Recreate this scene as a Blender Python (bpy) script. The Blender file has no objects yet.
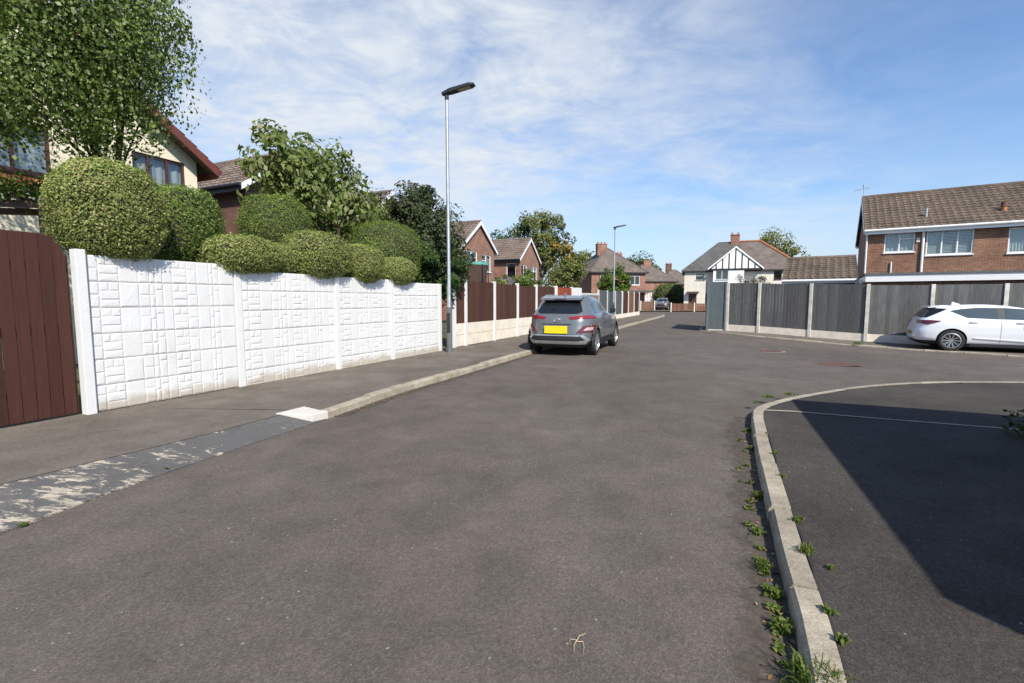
import bpy, bmesh, math, random
import numpy as np
from mathutils import Vector as V, Matrix, noise
from mathutils.bvhtree import BVHTree
R = math.radians
sc = bpy.context.scene
C = sc.collection
random.seed(4); rng = np.random.default_rng(4)

# ------------------------------------------------------------------ camera, sky, sun, exposure
cam = bpy.data.objects.new('camera', bpy.data.cameras.new('camera')); C.objects.link(cam); sc.camera = cam
cam.location = (0, 0, 1.45); cam.rotation_euler = (R(90 - 5.06), 0, 0)
cam.data.sensor_width = 36; cam.data.lens = 480 / 1024 * 36; cam.data.clip_end = 2000; cam.data.clip_start = .05
SUN = V((.362 * .743, -.932 * .743, .669)).normalized()
w = bpy.data.worlds.new('World'); sc.world = w; w.use_nodes = True
nt = w.node_tree; nt.nodes.clear(); ND = nt.nodes.new; LK = nt.links.new
def mth(op, a, b=None, c=None, clamp=False):
    n = ND('ShaderNodeMath'); n.operation = op; n.use_clamp = clamp
    for i, x in enumerate((a, b, c)):
        if x is None: continue
        if isinstance(x, (int, float)): n.inputs[i].default_value = x
        else: LK(x, n.inputs[i])
    return n.outputs[0]
sky = ND('ShaderNodeTexSky'); sky.sky_type = 'NISHITA'; sky.sun_disc = False
sky.sun_elevation = math.asin(SUN.z); sky.sun_rotation = math.atan2(SUN.x, SUN.y)
sky.air_density = 1.0; sky.dust_density = .6; sky.ozone_density = 1.6
tc = ND('ShaderNodeTexCoord'); sp = ND('ShaderNodeSeparateXYZ'); LK(tc.outputs['Generated'], sp.inputs[0])
zz = mth('MAXIMUM', mth('ADD', sp.outputs[2], .12), .05)
cx = mth('DIVIDE', sp.outputs[0], zz); cy = mth('DIVIDE', sp.outputs[1], zz)
cb = ND('ShaderNodeCombineXYZ'); LK(cx, cb.inputs[0]); LK(cy, cb.inputs[1])
def cloud(scale, rot, sx, sy, detail, rough, off):
    mp = ND('ShaderNodeMapping'); mp.inputs['Rotation'].default_value = (0, 0, R(rot)); mp.inputs['Scale'].default_value = (sx, sy, 1)
    mp.inputs['Location'].default_value = off
    LK(cb.outputs[0], mp.inputs[0]); n = ND('ShaderNodeTexNoise'); LK(mp.outputs[0], n.inputs['Vector'])
    n.inputs['Scale'].default_value = scale; n.inputs['Detail'].default_value = detail; n.inputs['Roughness'].default_value = rough
    n.inputs['Distortion'].default_value = .5
    return n.outputs['Fac']
big = cloud(.55, 25, 1, .8, 4, .5, (1.3, .4, 0)); fine = cloud(3.0, -28, .9, 1.15, 10, .62, (0, 0, 3))
puff = cloud(8.5, 20, .9, 1.1, 6, .55, (4, 1, 7))
def lobe(d, k):
    d = V(d).normalized(); dp = ND('ShaderNodeVectorMath'); dp.operation = 'DOT_PRODUCT'
    LK(tc.outputs['Generated'], dp.inputs[0]); dp.inputs[1].default_value = d
    return mth('POWER', mth('MAXIMUM', dp.outputs['Value'], 0), k)
mask = mth('ADD', mth('ADD', mth('MULTIPLY', lobe((-.40, .9, .38), 20), 1.2), mth('MULTIPLY', lobe((-.08, .9, .36), 24), .7)), mth('ADD', mth('MULTIPLY', lobe((.28, .9, .42), 40), .4), mth('MULTIPLY', lobe((.45, .9, .16), 60), .45)))
dens = mth('MULTIPLY', mth('MULTIPLY', mth('SUBTRACT', mth('ADD', mth('MULTIPLY', big, .75), mth('MULTIPLY', fine, .7)), .48, None), 3.2, None, True), mth('MINIMUM', mth('ADD', mask, .1), 1.0), None, True)
hz = mth('MULTIPLY', mth('POWER', mth('SUBTRACT', 1.0, mth('ABSOLUTE', sp.outputs[2])), 9), .85)
mx = ND('ShaderNodeMix'); mx.data_type = 'RGBA'
LK(mth('MULTIPLY', dens, mth('MULTIPLY', mth('ADD', puff, .6), .84), None, True), mx.inputs['Factor'])
mh = ND('ShaderNodeMix'); mh.data_type = 'RGBA'; LK(hz, mh.inputs['Factor']); mh.inputs['B'].default_value = (3.35, 3.85, 4.75, 1)
tint = ND('ShaderNodeMix'); tint.data_type = 'RGBA'; tint.blend_type = 'MULTIPLY'; tint.inputs['Factor'].default_value = 1
LK(sky.outputs[0], tint.inputs['A']); tint.inputs['B'].default_value = (.85, 1.02, 1.2, 1)
LK(tint.outputs['Result'], mh.inputs['A']); LK(mh.outputs['Result'], mx.inputs['A']); mx.inputs['B'].default_value = (5.0, 5.35, 5.8, 1)
bg = ND('ShaderNodeBackground'); LK(mx.outputs['Result'], bg.inputs[0]); bg.inputs[1].default_value = .118
wo = ND('ShaderNodeOutputWorld'); LK(bg.outputs[0], wo.inputs[0])
sl = bpy.data.lights.new('sun', 'SUN'); sl.energy = 4.7; sl.angle = R(.53); sl.color = (1, .94, .85)
so = bpy.data.objects.new('sun', sl); C.objects.link(so); so.rotation_euler = SUN.to_track_quat('Z', 'Y').to_euler()
sc.view_settings.view_transform = 'Standard'; sc.view_settings.look = 'None'; sc.view_settings.gamma = 1
sc.view_settings.exposure = .40
sc.render.resolution_x = 1024; sc.render.resolution_y = 683

# ------------------------------------------------------------------ helpers
def tag(o, label=None, cat=None, group=None, kind=None):
    for k, v in (('label', label), ('category', cat), ('group', group), ('kind', kind)):
        if v: o[k] = v
    return o
def thing(name, label, cat, loc=(0, 0, 0), rz=0, group=None):
    o = bpy.data.objects.new(name, None); C.objects.link(o); o.empty_display_size = .2
    o.location = loc; o.rotation_euler = (0, 0, rz); return tag(o, label, cat, group)
def copy_tree(o, parent=None):
    c = o.copy(); C.objects.link(c)
    if parent: c.parent = parent
    for ch in list(o.children): copy_tree(ch, c)
    return c
class MB:
    def __init__(s): s.v = []; s.f = []; s.m = []
    def add(s, vs, fs, m=0):
        b = len(s.v); s.v += [tuple(p) for p in vs]; s.f += [tuple(i + b for i in f) for f in fs]; s.m += [m] * len(fs); return s
    def obb(s, c, X, Y, Z, m=0):
        c, X, Y, Z = V(c), V(X), V(Y), V(Z); vs = [c + X * a + Y * b + Z * d for d in (-1, 1) for b in (-1, 1) for a in (-1, 1)]
        return s.add(vs, [(0, 2, 3, 1), (4, 5, 7, 6), (0, 1, 5, 4), (2, 6, 7, 3), (0, 4, 6, 2), (1, 3, 7, 5)], m)
    def box(s, x0, x1, y0, y1, z0, z1, m=0):
        return s.obb(((x0 + x1) / 2, (y0 + y1) / 2, (z0 + z1) / 2), ((x1 - x0) / 2, 0, 0), (0, (y1 - y0) / 2, 0), (0, 0, (z1 - z0) / 2), m)
    def poly(s, pts, m=0): return s.add(pts, [tuple(range(len(pts)))], m)
    def prism(s, pts, ext, m=0):
        n = len(pts); e = V(ext); p = [V(a) for a in pts]; q = [a + e for a in p]
        return s.add(p + q, [tuple(range(n - 1, -1, -1)), tuple(range(n, 2 * n))] + [(i, (i + 1) % n, n + (i + 1) % n, n + i) for i in range(n)], m)
    def tube(s, path, r, k=8, m=0, cap=True):
        P = [V(p) for p in path]; rr = r if isinstance(r, (list, tuple)) else [r] * len(P); vs = []; fs = []
        for i, p in enumerate(P):
            t = (P[min(i + 1, len(P) - 1)] - P[max(i - 1, 0)]).normalized()
            a = t.cross(V((0, 0, 1)) if abs(t.z) < .9 else V((1, 0, 0))).normalized(); b = t.cross(a)
            vs += [p + (a * math.cos(2 * math.pi * j / k) + b * math.sin(2 * math.pi * j / k)) * rr[i] for j in range(k)]
        for i in range(len(P) - 1):
            fs += [(i * k + j, i * k + (j + 1) % k, (i + 1) * k + (j + 1) % k, (i + 1) * k + j) for j in range(k)]
        if cap: fs += [tuple(range(k - 1, -1, -1)), tuple(range((len(P) - 1) * k, len(P) * k))]
        return s.add(vs, fs, m)
    def lathe(s, prof, c, axis, k=32, m=0):
        c, ax = V(c), V(axis).normalized(); a = ax.orthogonal().normalized(); b = ax.cross(a); n = len(prof); vs = []; fs = []
        for j in range(k):
            t = 2 * math.pi * j / k; d = a * math.cos(t) + b * math.sin(t); vs += [c + d * r + ax * h for r, h in prof]
        for j in range(k):
            q = (j + 1) % k; fs += [(j * n + i, q * n + i, q * n + i + 1, j * n + i + 1) for i in range(n - 1)]
        return s.add(vs, fs, m)
    def grid(s, fn, nu, nv, m=0):
        vs = [fn(i / nu, j / nv) for j in range(nv + 1) for i in range(nu + 1)]
        return s.add(vs, [(j * (nu + 1) + i, j * (nu + 1) + i + 1, (j + 1) * (nu + 1) + i + 1, (j + 1) * (nu + 1) + i) for j in range(nv) for i in range(nu)], m)
    def build(s, name, mats, parent=None, smooth=False, bevel=0):
        me = bpy.data.meshes.new(name); me.from_pydata(s.v, [], s.f)
        mats = mats if isinstance(mats, (list, tuple)) else [mats]
        for m in mats: me.materials.append(m)
        me.polygons.foreach_set('material_index', s.m)
        bm = bmesh.new(); bm.from_mesh(me); bmesh.ops.recalc_face_normals(bm, faces=bm.faces) if s.__dict__.get('fix') else None
        if bevel: bmesh.ops.bevel(bm, geom=list(bm.edges), offset=bevel, segments=2, affect='EDGES', profile=.6)
        uv = bm.loops.layers.uv.new('UVMap')
        bm.normal_update()
        for f in bm.faces:
            n = f.normal; t = V((-n.y, n.x, 0)) if abs(n.z) < .95 else V((1, 0, 0))
            if t.length < 1e-6: t = V((1, 0, 0))
            t.normalize(); b = n.cross(t)
            for l in f.loops: l[uv].uv = (l.vert.co.dot(t), l.vert.co.dot(b))
            if smooth: f.smooth = True
        bm.to_mesh(me); bm.free()
        if smooth and hasattr(me, 'set_sharp_from_angle'): me.set_sharp_from_angle(angle=R(40 if smooth is True else smooth))
        o = bpy.data.objects.new(name, me); C.objects.link(o)
        if parent: o.parent = parent
        return o
def resample(P, n):
    P = [V(p).to_2d() if len(p) > 2 else V(p) for p in P]; d = [0]
    for a, b in zip(P, P[1:]): d.append(d[-1] + (b - a).length)
    out = []; j = 0
    for i in range(n):
        t = d[-1] * i / (n - 1)
        while j < len(P) - 2 and d[j + 1] < t: j += 1
        out.append(P[j].lerp(P[j + 1], (t - d[j]) / max(1e-9, d[j + 1] - d[j])))
    return out
def smoothline(P, it=2):
    P = [V(p) for p in P]
    for _ in range(it):
        Q = [P[0]]
        for a, b in zip(P, P[1:]): Q += [a.lerp(b, .25), a.lerp(b, .75)]
        P = Q + [P[-1]]
    return P
def S(t): t = min(1, max(0, t)); return t * t * (3 - 2 * t)
def gz(x, y): return -.2 * S((.7 * x - .7 * y + 9) / 8) * S((x - 5) / 7)

# ------------------------------------------------------------------ materials
class NT:
    def __init__(s, name):
        s.m = bpy.data.materials.new(name); s.m.use_nodes = True; s.t = s.m.node_tree; s.t.nodes.clear()
        s.out = s.n('ShaderNodeOutputMaterial'); s.p = s.n('ShaderNodeBsdfPrincipled'); s.l(s.p.outputs[0], s.out.inputs[0])
        s.tc = s.n('ShaderNodeTexCoord')
    def n(s, k): return s.t.nodes.new(k)
    def l(s, a, b): s.t.links.new(a, b)
    def set(s, sock, v):
        if hasattr(v, 'links') or isinstance(v, bpy.types.NodeSocket): s.l(v, sock)
        elif isinstance(v, (tuple, list)) and len(v) == 3 and sock.type == 'RGBA': sock.default_value = (*v, 1)
        else: sock.default_value = v
    def noise(s, scale, detail=4, rough=.55, vec=None, stretch=None, dist=0):
        n = s.n('ShaderNodeTexNoise'); n.inputs['Scale'].default_value = scale; n.inputs['Detail'].default_value = detail; n.inputs['Roughness'].default_value = rough; n.inputs['Distortion'].default_value = dist
        v = vec or s.tc.outputs['Object']
        if stretch:
            mp = s.n('ShaderNodeMapping'); mp.inputs['Scale'].default_value = stretch; s.l(v, mp.inputs[0]); v = mp.outputs[0]
        s.l(v, n.inputs['Vector']); return n.outputs['Fac']
    def ramp(s, fac, stops):
        r = s.n('ShaderNodeValToRGB'); e = r.color_ramp.elements
        while len(e) < len(stops): e.new(.5)
        for q, (p, c) in zip(e, stops): q.position = p; q.color = (*c, 1) if isinstance(c, (tuple, list)) else (c, c, c, 1)
        s.l(fac, r.inputs[0]); return r.outputs[0]
    def mix(s, f, a, b, mode='MIX'):
        m = s.n('ShaderNodeMix'); m.data_type = 'RGBA'; m.blend_type = mode
        s.set(m.inputs['Factor'], f); s.set(m.inputs['A'], a); s.set(m.inputs['B'], b); return m.outputs['Result']
    def math(s, op, a, b=0.):
        m = s.n('ShaderNodeMath'); m.operation = op; s.set(m.inputs[0], a); s.set(m.inputs[1], b); return m.outputs[0]
    def bump(s, h, strength=.5, dist=.01, prev=None):
        b = s.n('ShaderNodeBump'); b.inputs['Strength'].default_value = strength; b.inputs['Distance'].default_value = dist; s.l(h, b.inputs['Height'])
        if prev is not None: s.l(prev, b.inputs['Normal'])
        s.l(b.outputs[0], s.p.inputs['Normal']); return b.outputs[0]
    def col(s, c): s.set(s.p.inputs['Base Color'], c)
    def fin(s, rough=.8, metal=0, coat=0, spec=.5):
        s.set(s.p.inputs['Roughness'], rough); s.p.inputs['Metallic'].default_value = metal; s.p.inputs['Coat Weight'].default_value = coat
        s.p.inputs['Coat Roughness'].default_value = .04; s.p.inputs['Specular IOR Level'].default_value = spec; return s.m
def sh(c, k): return tuple(min(1, x * k) for x in c)
def plain(name, c, rough=.6, var=.12, scale=3, bump=0, bscale=60, metal=0, coat=0, spec=.5):
    t = NT(name); f = t.noise(scale, 5)
    t.col(t.ramp(f, [(.3, sh(c, 1 - var)), (.7, sh(c, 1 + var))]))
    if bump: t.bump(t.noise(bscale, 4), bump, .01)
    return t.fin(rough, metal, coat, spec)
def brick(name, c1, c2, mortar=(.36, .32, .27), rough=.85):
    t = NT(name); b = t.n('ShaderNodeTexBrick'); t.l(t.tc.outputs['UV'], b.inputs['Vector'])
    for k, v in (('Scale', 1), ('Brick Width', .225), ('Row Height', .075), ('Mortar Size', .006), ('Mortar Smooth', .2), ('Bias', 0)): b.inputs[k].default_value = v
    t.set(b.inputs['Color1'], c1); t.set(b.inputs['Color2'], c2); t.set(b.inputs['Mortar'], mortar)
    n = t.noise(1.3, 5); col = t.mix(.8, b.outputs['Color'], t.ramp(n, [(.3, .65), (.7, 1.2)]), 'MULTIPLY')
    col = t.mix(.6, col, t.ramp(t.noise(14, 3), [(.35, .6), (.65, 1.3)]), 'MULTIPLY')
    t.col(col); inv = t.math('SUBTRACT', 1., b.outputs['Fac']); t.bump(inv, .6, .012); return t.fin(rough)
def rooftile(name, c1, c2, w=.3, h=.33, rough=.85):
    t = NT(name); b = t.n('ShaderNodeTexBrick'); t.l(t.tc.outputs['UV'], b.inputs['Vector'])
    for k, v in (('Scale', 1), ('Brick Width', w), ('Row Height', h), ('Mortar Size', .012), ('Mortar Smooth', .3), ('Bias', 0)): b.inputs[k].default_value = v
    t.set(b.inputs['Color1'], c1); t.set(b.inputs['Color2'], c2); t.set(b.inputs['Mortar'], sh(c1, .4))
    col = t.mix(.8, b.outputs['Color'], t.ramp(t.noise(.9, 6), [(.3, .6), (.7, 1.3)]), 'MULTIPLY')
    col = t.mix(t.ramp(t.noise(9, 5, .7), [(.55, 0.), (.72, .5)]), col, (.30, .27, .17))
    t.col(col); t.bump(t.math('SUBTRACT', 1., b.outputs['Fac']), .8, .03); return t.fin(rough)
def timber(name, c, c2=None, streak=1.0, rough=.8):
    t = NT(name); g = t.n('ShaderNodeNewGeometry'); f = t.noise(7, 6, .6, stretch=(6, 6, .35)); r = g.outputs['Random Per Island']
    col = t.ramp(f, [(.25, sh(c, 1 - .5 * streak)), (.5, c), (.75, c2 or sh(c, 1 + .5 * streak))])
    col = t.mix(.9, col, t.ramp(r, [(0, .74), (1, 1.2)]), 'MULTIPLY')
    t.col(col); t.bump(t.noise(30, 4, stretch=(4, 4, .3)), .3, .004); return t.fin(rough, spec=.3)
def tarmac(name, lo, hi, speck=1.0, blotch=.35, big=.35, extra=None):
    t = NT(name); o = t.tc.outputs['Object']
    base = t.ramp(t.noise(big, 6, .6), [(.32, lo), (.68, hi)])
    base = t.mix(blotch, base, t.ramp(t.noise(2.3, 7, .65, dist=.6), [(.3, .68), (.72, 1.28)]), 'MULTIPLY')
    base = t.mix(.8, base, t.ramp(t.noise(38, 4, .7), [(.3, .84), (.7, 1.16)]), 'MULTIPLY')
    base = t.mix(.45, base, t.ramp(t.noise(.8, 5, .6, dist=1.2), [(.32, .86), (.5, 1.0), (.72, 1.2)]), 'MULTIPLY')
    vo = t.n('ShaderNodeTexVoronoi'); vo.inputs['Scale'].default_value = 115; t.l(o, vo.inputs['Vector'])
    base = t.mix(.75 * speck, base, t.ramp(vo.outputs['Color'], [(.1, .66), (.6, 1.03), (.93, 1.55)]), 'MULTIPLY')
    v2 = t.n('ShaderNodeTexVoronoi'); v2.inputs['Scale'].default_value = 13; t.l(o, v2.inputs['Vector'])
    fl = t.math('MULTIPLY', t.math('LESS_THAN', v2.outputs['Distance'], .085), t.math('GREATER_THAN', t.n('ShaderNodeSeparateColor').outputs[0] if 0 else v2.outputs['Color'], .62))
    base = t.mix(t.math('MULTIPLY', fl, .55), base, (.36, .33, .28))
    if extra: base = extra(t, base)
    t.col(base); h = t.math('ADD', vo.outputs['Distance'], t.math('MULTIPLY', t.noise(110, 4), .8)); t.bump(h, .4, .005)
    return t.fin(.92, spec=.12)
def leafmat(name, stops, trans=.3, rough=.55):
    t = NT(name); g = t.n('ShaderNodeNewGeometry')
    c = t.ramp(g.outputs['Random Per Island'], stops); c = t.mix(.55, c, t.ramp(t.noise(1.6, 4), [(.3, .6), (.7, 1.35)]), 'MULTIPLY')
    t.col(c); t.fin(rough, spec=.2)
    tr = t.n('ShaderNodeBsdfTranslucent'); t.set(tr.inputs[0], t.mix(1., c, (1.1, 1.25, .5), 'MULTIPLY')); mx = t.n('ShaderNodeMixShader'); mx.inputs[0].default_value = trans
    t.l(t.p.outputs[0], mx.inputs[1]); t.l(tr.outputs[0], mx.inputs[2]); t.l(mx.outputs[0], t.out.inputs[0]); return t.m
def glassmat(name, tint=(.8, .84, .85), trans=.93):
    t = NT(name); g = t.n('ShaderNodeBsdfGlossy'); g.inputs['Roughness'].default_value = .02; t.set(g.inputs[0], (.9, .95, 1))
    tr = t.n('ShaderNodeBsdfTransparent'); t.set(tr.inputs[0], tint); f = t.n('ShaderNodeLayerWeight'); f.inputs[0].default_value = .5; fp = t.math('POWER', f.outputs['Facing'], 3.)
    mx = t.n('ShaderNodeMixShader'); t.l(t.math('ADD', t.math('MULTIPLY', fp, .6), 1 - trans), mx.inputs[0]); t.l(tr.outputs[0], mx.inputs[1]); t.l(g.outputs[0], mx.inputs[2]); t.l(mx.outputs[0], t.out.inputs[0]); return t.m
road_m = tarmac('asphalt_road', (.100, .084, .071), (.138, .118, .101), .8, blotch=.55, big=.28)
pave_m = tarmac('asphalt_pavement', (.118, .1, .082), (.176, .151, .126), .6, .55, .8)
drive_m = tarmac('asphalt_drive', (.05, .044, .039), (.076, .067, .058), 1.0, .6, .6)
farpave_m = tarmac('asphalt_far_pavement', (.12, .105, .09), (.19, .165, .14), .6, .6, .8)
def flake(t, base):
    n = t.noise(8.5, 12, .8, stretch=(.55, 1.3, 1), dist=.4); m = t.noise(.9, 4)
    sy = t.n('ShaderNodeSeparateXYZ'); t.l(t.tc.outputs['Object'], sy.inputs[0]); f = t.ramp(t.math('SUBTRACT', t.math('ADD', n, t.math('MULTIPLY', m, .72)), t.math('MULTIPLY', sy.outputs[1], .04)), [(.74, 0.), (.775, .9)])
    blue = t.mix(t.ramp(t.noise(1.4, 5), [(.4, 0.), (.6, 1.)]), base, (.112, .108, .104)); return t.mix(f, blue, t.ramp(t.noise(14, 5), [(.35, (.36, .31, .24)), (.6, (.56, .48, .37))]))
apron_m = tarmac('painted_apron', (.085, .082, .08), (.135, .13, .124), .8, .6, 1.2, flake)
earth_m = plain('garden_earth', (.07, .075, .035), .95, .5, 1.2, .6, 20)
kerb_m = NT('kerb_concrete'); _k = kerb_m
_c = _k.ramp(_k.noise(5, 7, .65), [(.3, (.24, .2, .145)), (.55, (.37, .32, .24)), (.75, (.46, .405, .32))]); _v = _k.n('ShaderNodeTexVoronoi'); _v.inputs['Scale'].default_value = 130; _k.l(_k.tc.outputs['Object'], _v.inputs['Vector'])
_gi = _k.n('ShaderNodeNewGeometry'); _c = _k.mix(.8, _c, _k.ramp(_gi.outputs['Random Per Island'], [(0., .82), (1., 1.14)]), 'MULTIPLY'); _k.col(_k.mix(.55, _c, _k.ramp(_v.outputs['Color'], [(.1, .6), (.9, 1.3)]), 'MULTIPLY')); _k.bump(_k.noise(70, 4), .6, .006); kerb_m = _k.fin(.9)
whitepost_m = plain('white_post_paint', (.67, .665, .645), .75, .05, 2.5, .4, 60)
_t = NT('white_masonry_paint'); _z = _t.n('ShaderNodeSeparateXYZ'); _t.l(_t.tc.outputs['Object'], _z.inputs[0])
_b = _t.ramp(_t.noise(2.2, 6), [(.3, (.64, .632, .61)), (.7, (.70, .695, .675))])
_g = _t.math('ADD', _z.outputs[2], _t.math('MULTIPLY', _t.noise(3.5, 7, .7), -.34))
_b = _t.mix(_t.ramp(_g, [(0., .75), (.1, 0.)]), _b, (.40, .34, .25)); _b = _t.mix(_t.ramp(_t.noise(1.1, 8, .7, stretch=(1.6, 1, .35)), [(.60, 0.), (.75, .35)]), _b, (.50, .49, .44))
_t.col(_b); _t.bump(_t.noise(38, 5, .65), .45, .01); white_m = _t.fin(.78)
whitestone_m = plain('white_painted_stone', (.60, .555, .50), .8, .08, 8, .6, 60)
conc_m = plain('concrete_post', (.58, .55, .48), .85, .18, 5, .4, 80)
cream_base_m = plain('cream_gravel_board', (.74, .66, .54), .8, .12, 4, .5, 40)
cream_m = plain('cream_render', (.80, .73, .56), .85, .05, 2, .4, 90)
pale_render_m = plain('pale_render', (.64, .59, .51), .85, .08, 1.5, .3, 50)
whitewall_m = plain('white_render', (.80, .78, .74), .8, .05, 2)
upvc_m = plain('white_plastic', (.78, .78, .77), .35, .03, 2)
brownfr_m = plain('brown_window_frame', (.075, .03, .022), .45, .2, 4)
terra_m = plain('terracotta', (.42, .16, .07), .8, .2, 5)
verge_m = plain('red_brown_verge', (.15, .04, .028), .6, .2, 4)
black_m = plain('black_plastic', (.018, .018, .02), .5, .2, 6)
dkmetal_m = plain('dark_metal', (.035, .037, .04), .45, .15, 6, metal=.4)
galv_m = plain('galvanised_steel', (.42, .44, .46), .45, .12, 9, metal=.65)
basegr_m = plain('darker_grey_steel', (.12, .125, .13), .5, .12, 7)  # lower lamp post section, darker grey than the pole above
iron_m = plain('rusty_iron', (.10, .055, .042), .9, .35, 14, .5, 60)
curtain_m = plain('net_curtain', (.62, .62, .60), .9, .1, 6)
dark_m = plain('dark_interior', (.02, .02, .022), .9)
brick_m = brick('brown_brick', (.28, .135, .07), (.19, .085, .05), (.33, .28, .22))
brick_red_m = brick('red_brick', (.33, .15, .095), (.235, .10, .07), (.34, .28, .22))
brick_dk_m = brick('dark_brick', (.15, .06, .042), (.11, .048, .035), (.2, .17, .14))
tile_m = rooftile('brown_concrete_tile', (.165, .118, .082), (.12, .086, .062))
tile_red_m = rooftile('red_brown_tile', (.18, .142, .118), (.14, .11, .094), .2, .22)
tile_gr_m = rooftile('grey_slate', (.115, .11, .105), (.09, .088, .085), .25, .22)
tile_dk_m = rooftile('dark_tile', (.20, .15, .118), (.155, .115, .09))
gatewood_m = timber('dark_brown_boards', (.055, .02, .013), None, .45, .6)
brownfence_m = timber('brown_fence_boards', (.062, .026, .016), (.085, .04, .026), .5)
greyfence_m = timber('weathered_grey_boards', (.13, .13, .125), (.2, .19, .165), .5)
tealfence_m = timber('teal_grey_boards', (.095, .118, .12), (.14, .16, .16), .5)
blufence_m = timber('blue_grey_boards', (.075, .09, .1), (.11, .12, .125), .4)
redfence_m = timber('orange_red_boards', (.24, .05, .024), None, .3)
lowfence_m = timber('brown_picket', (.16, .08, .05), None, .6)
bark_m = plain('bark', (.09, .065, .045), .95, .35, 9, .8, 25)
pane_m = glassmat('window_glass'); cargl_m = plain('car_glass', (.012, .014, .016), .04, .1, 2, spec=.7)
cargl2_m = plain('tinted_car_glass', (.055, .075, .085), .05, .1, 2, spec=.9)
tyre_m = plain('tyre_rubber', (.018, .018, .018), .85, .2, 20); rim_m = plain('alloy', (.5, .5, .5), .35, .05, 5, metal=.8)
greyp_m = plain('grey_car_paint', (.15, .16, .165), .33, .03, 2, metal=.35, coat=1); whitep_m = plain('white_car_paint', (.78, .79, .80), .3, .02, 2, coat=1)
silverp_m = plain('silver_trim', (.55, .56, .57), .35, .05, 4, metal=.7); farcar_m = plain('silver_car_paint', (.15, .145, .14), .35, .05, 2, metal=.4, coat=.6)
tail_m = plain('red_lamp', (.22, .008, .012), .15, .15, 12, coat=1); tailcl_m = plain('clear_lamp', (.5, .36, .36), .2, .25, 14, coat=1); yplate_m = plain('yellow_plate', (.85, .60, .01), .4, .03, 4)
shadeplate_m = plain('shaded_plate', (.32, .2, .06), .5, .2, 6)  # yellow plate browned, the shade on the car's rear is in the colour
taildk_m = plain('dark_red_lamp', (.11, .008, .012), .15, .2, 12, coat=1)
teal_m = plain('turquoise_pad', (.12, .36, .30), .6, .15, 4); net_m = plain('brown_net', (.06, .035, .025), .9, .2, 8)
orange_m = plain('orange_ridge', (.40, .15, .07), .8, .2, 6); lens_m = plain('lamp_lens', (.45, .42, .36), .2, .1, 10)
GREEN = lambda a, b, c, d: [(0, a), (.45, b), (.8, c), (1, d)]
leaf_birch = leafmat('birch_leaf', GREEN((.06, .095, .02), (.125, .18, .045), (.19, .245, .07), (.36, .39, .22)), .35)
leaf_top = leafmat('topiary_leaf', GREEN((.13, .18, .04), (.25, .30, .085), (.35, .38, .14), (.45, .33, .17)), .3)
leaf_top2 = leafmat('green_topiary_leaf', GREEN((.08, .135, .024), (.145, .215, .042), (.2, .275, .066), (.29, .29, .1)), .3)
leaf_mag = leafmat('broad_leaf', GREEN((.08, .12, .028), (.155, .21, .058), (.23, .265, .095), (.34, .32, .2)), .35)
leaf_dark = leafmat('dark_shrub_leaf', GREEN((.028, .045, .016), (.046, .072, .026), (.075, .095, .042), (.11, .08, .055)), .15)
leaf_dkg = leafmat('dark_green_leaf', GREEN((.025, .05, .012), (.042, .08, .02), (.065, .11, .03), (.1, .14, .045)), .2)
leaf_far = leafmat('distant_leaf', GREEN((.10, .13, .035), (.15, .18, .055), (.21, .21, .07), (.3, .22, .075)), .3)
leaf_or = leafmat('autumn_leaf', GREEN((.26, .15, .035), (.37, .23, .05), (.42, .28, .075), (.26, .23, .06)), .3)
leaf_lime = leafmat('lime_leaf', GREEN((.06, .11, .02), (.1, .16, .03), (.14, .2, .04), (.2, .24, .06)), .3)
leaf_grey = leafmat('grey_leaf', GREEN((.07, .08, .06), (.11, .12, .09), (.15, .15, .12), (.2, .19, .15)), .15)
weed_m = leafmat('weed_leaf', GREEN((.06, .1, .015), (.1, .15, .025), (.14, .19, .035), (.22, .2, .07)), .3)
dry_m = leafmat('dead_leaf', GREEN((.25, .12, .05), (.32, .18, .08), (.42, .27, .12), (.2, .1, .05)), .1)
core_shade_m = plain('shaded_inner_twigs', (.035, .032, .016), .95, .5, 30, .8, 60)  # bush core in dark twig brown, shade between the leaves put into the colour
straw_m = plain('straw', (.55, .42, .26), .8, .2, 20)

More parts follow.
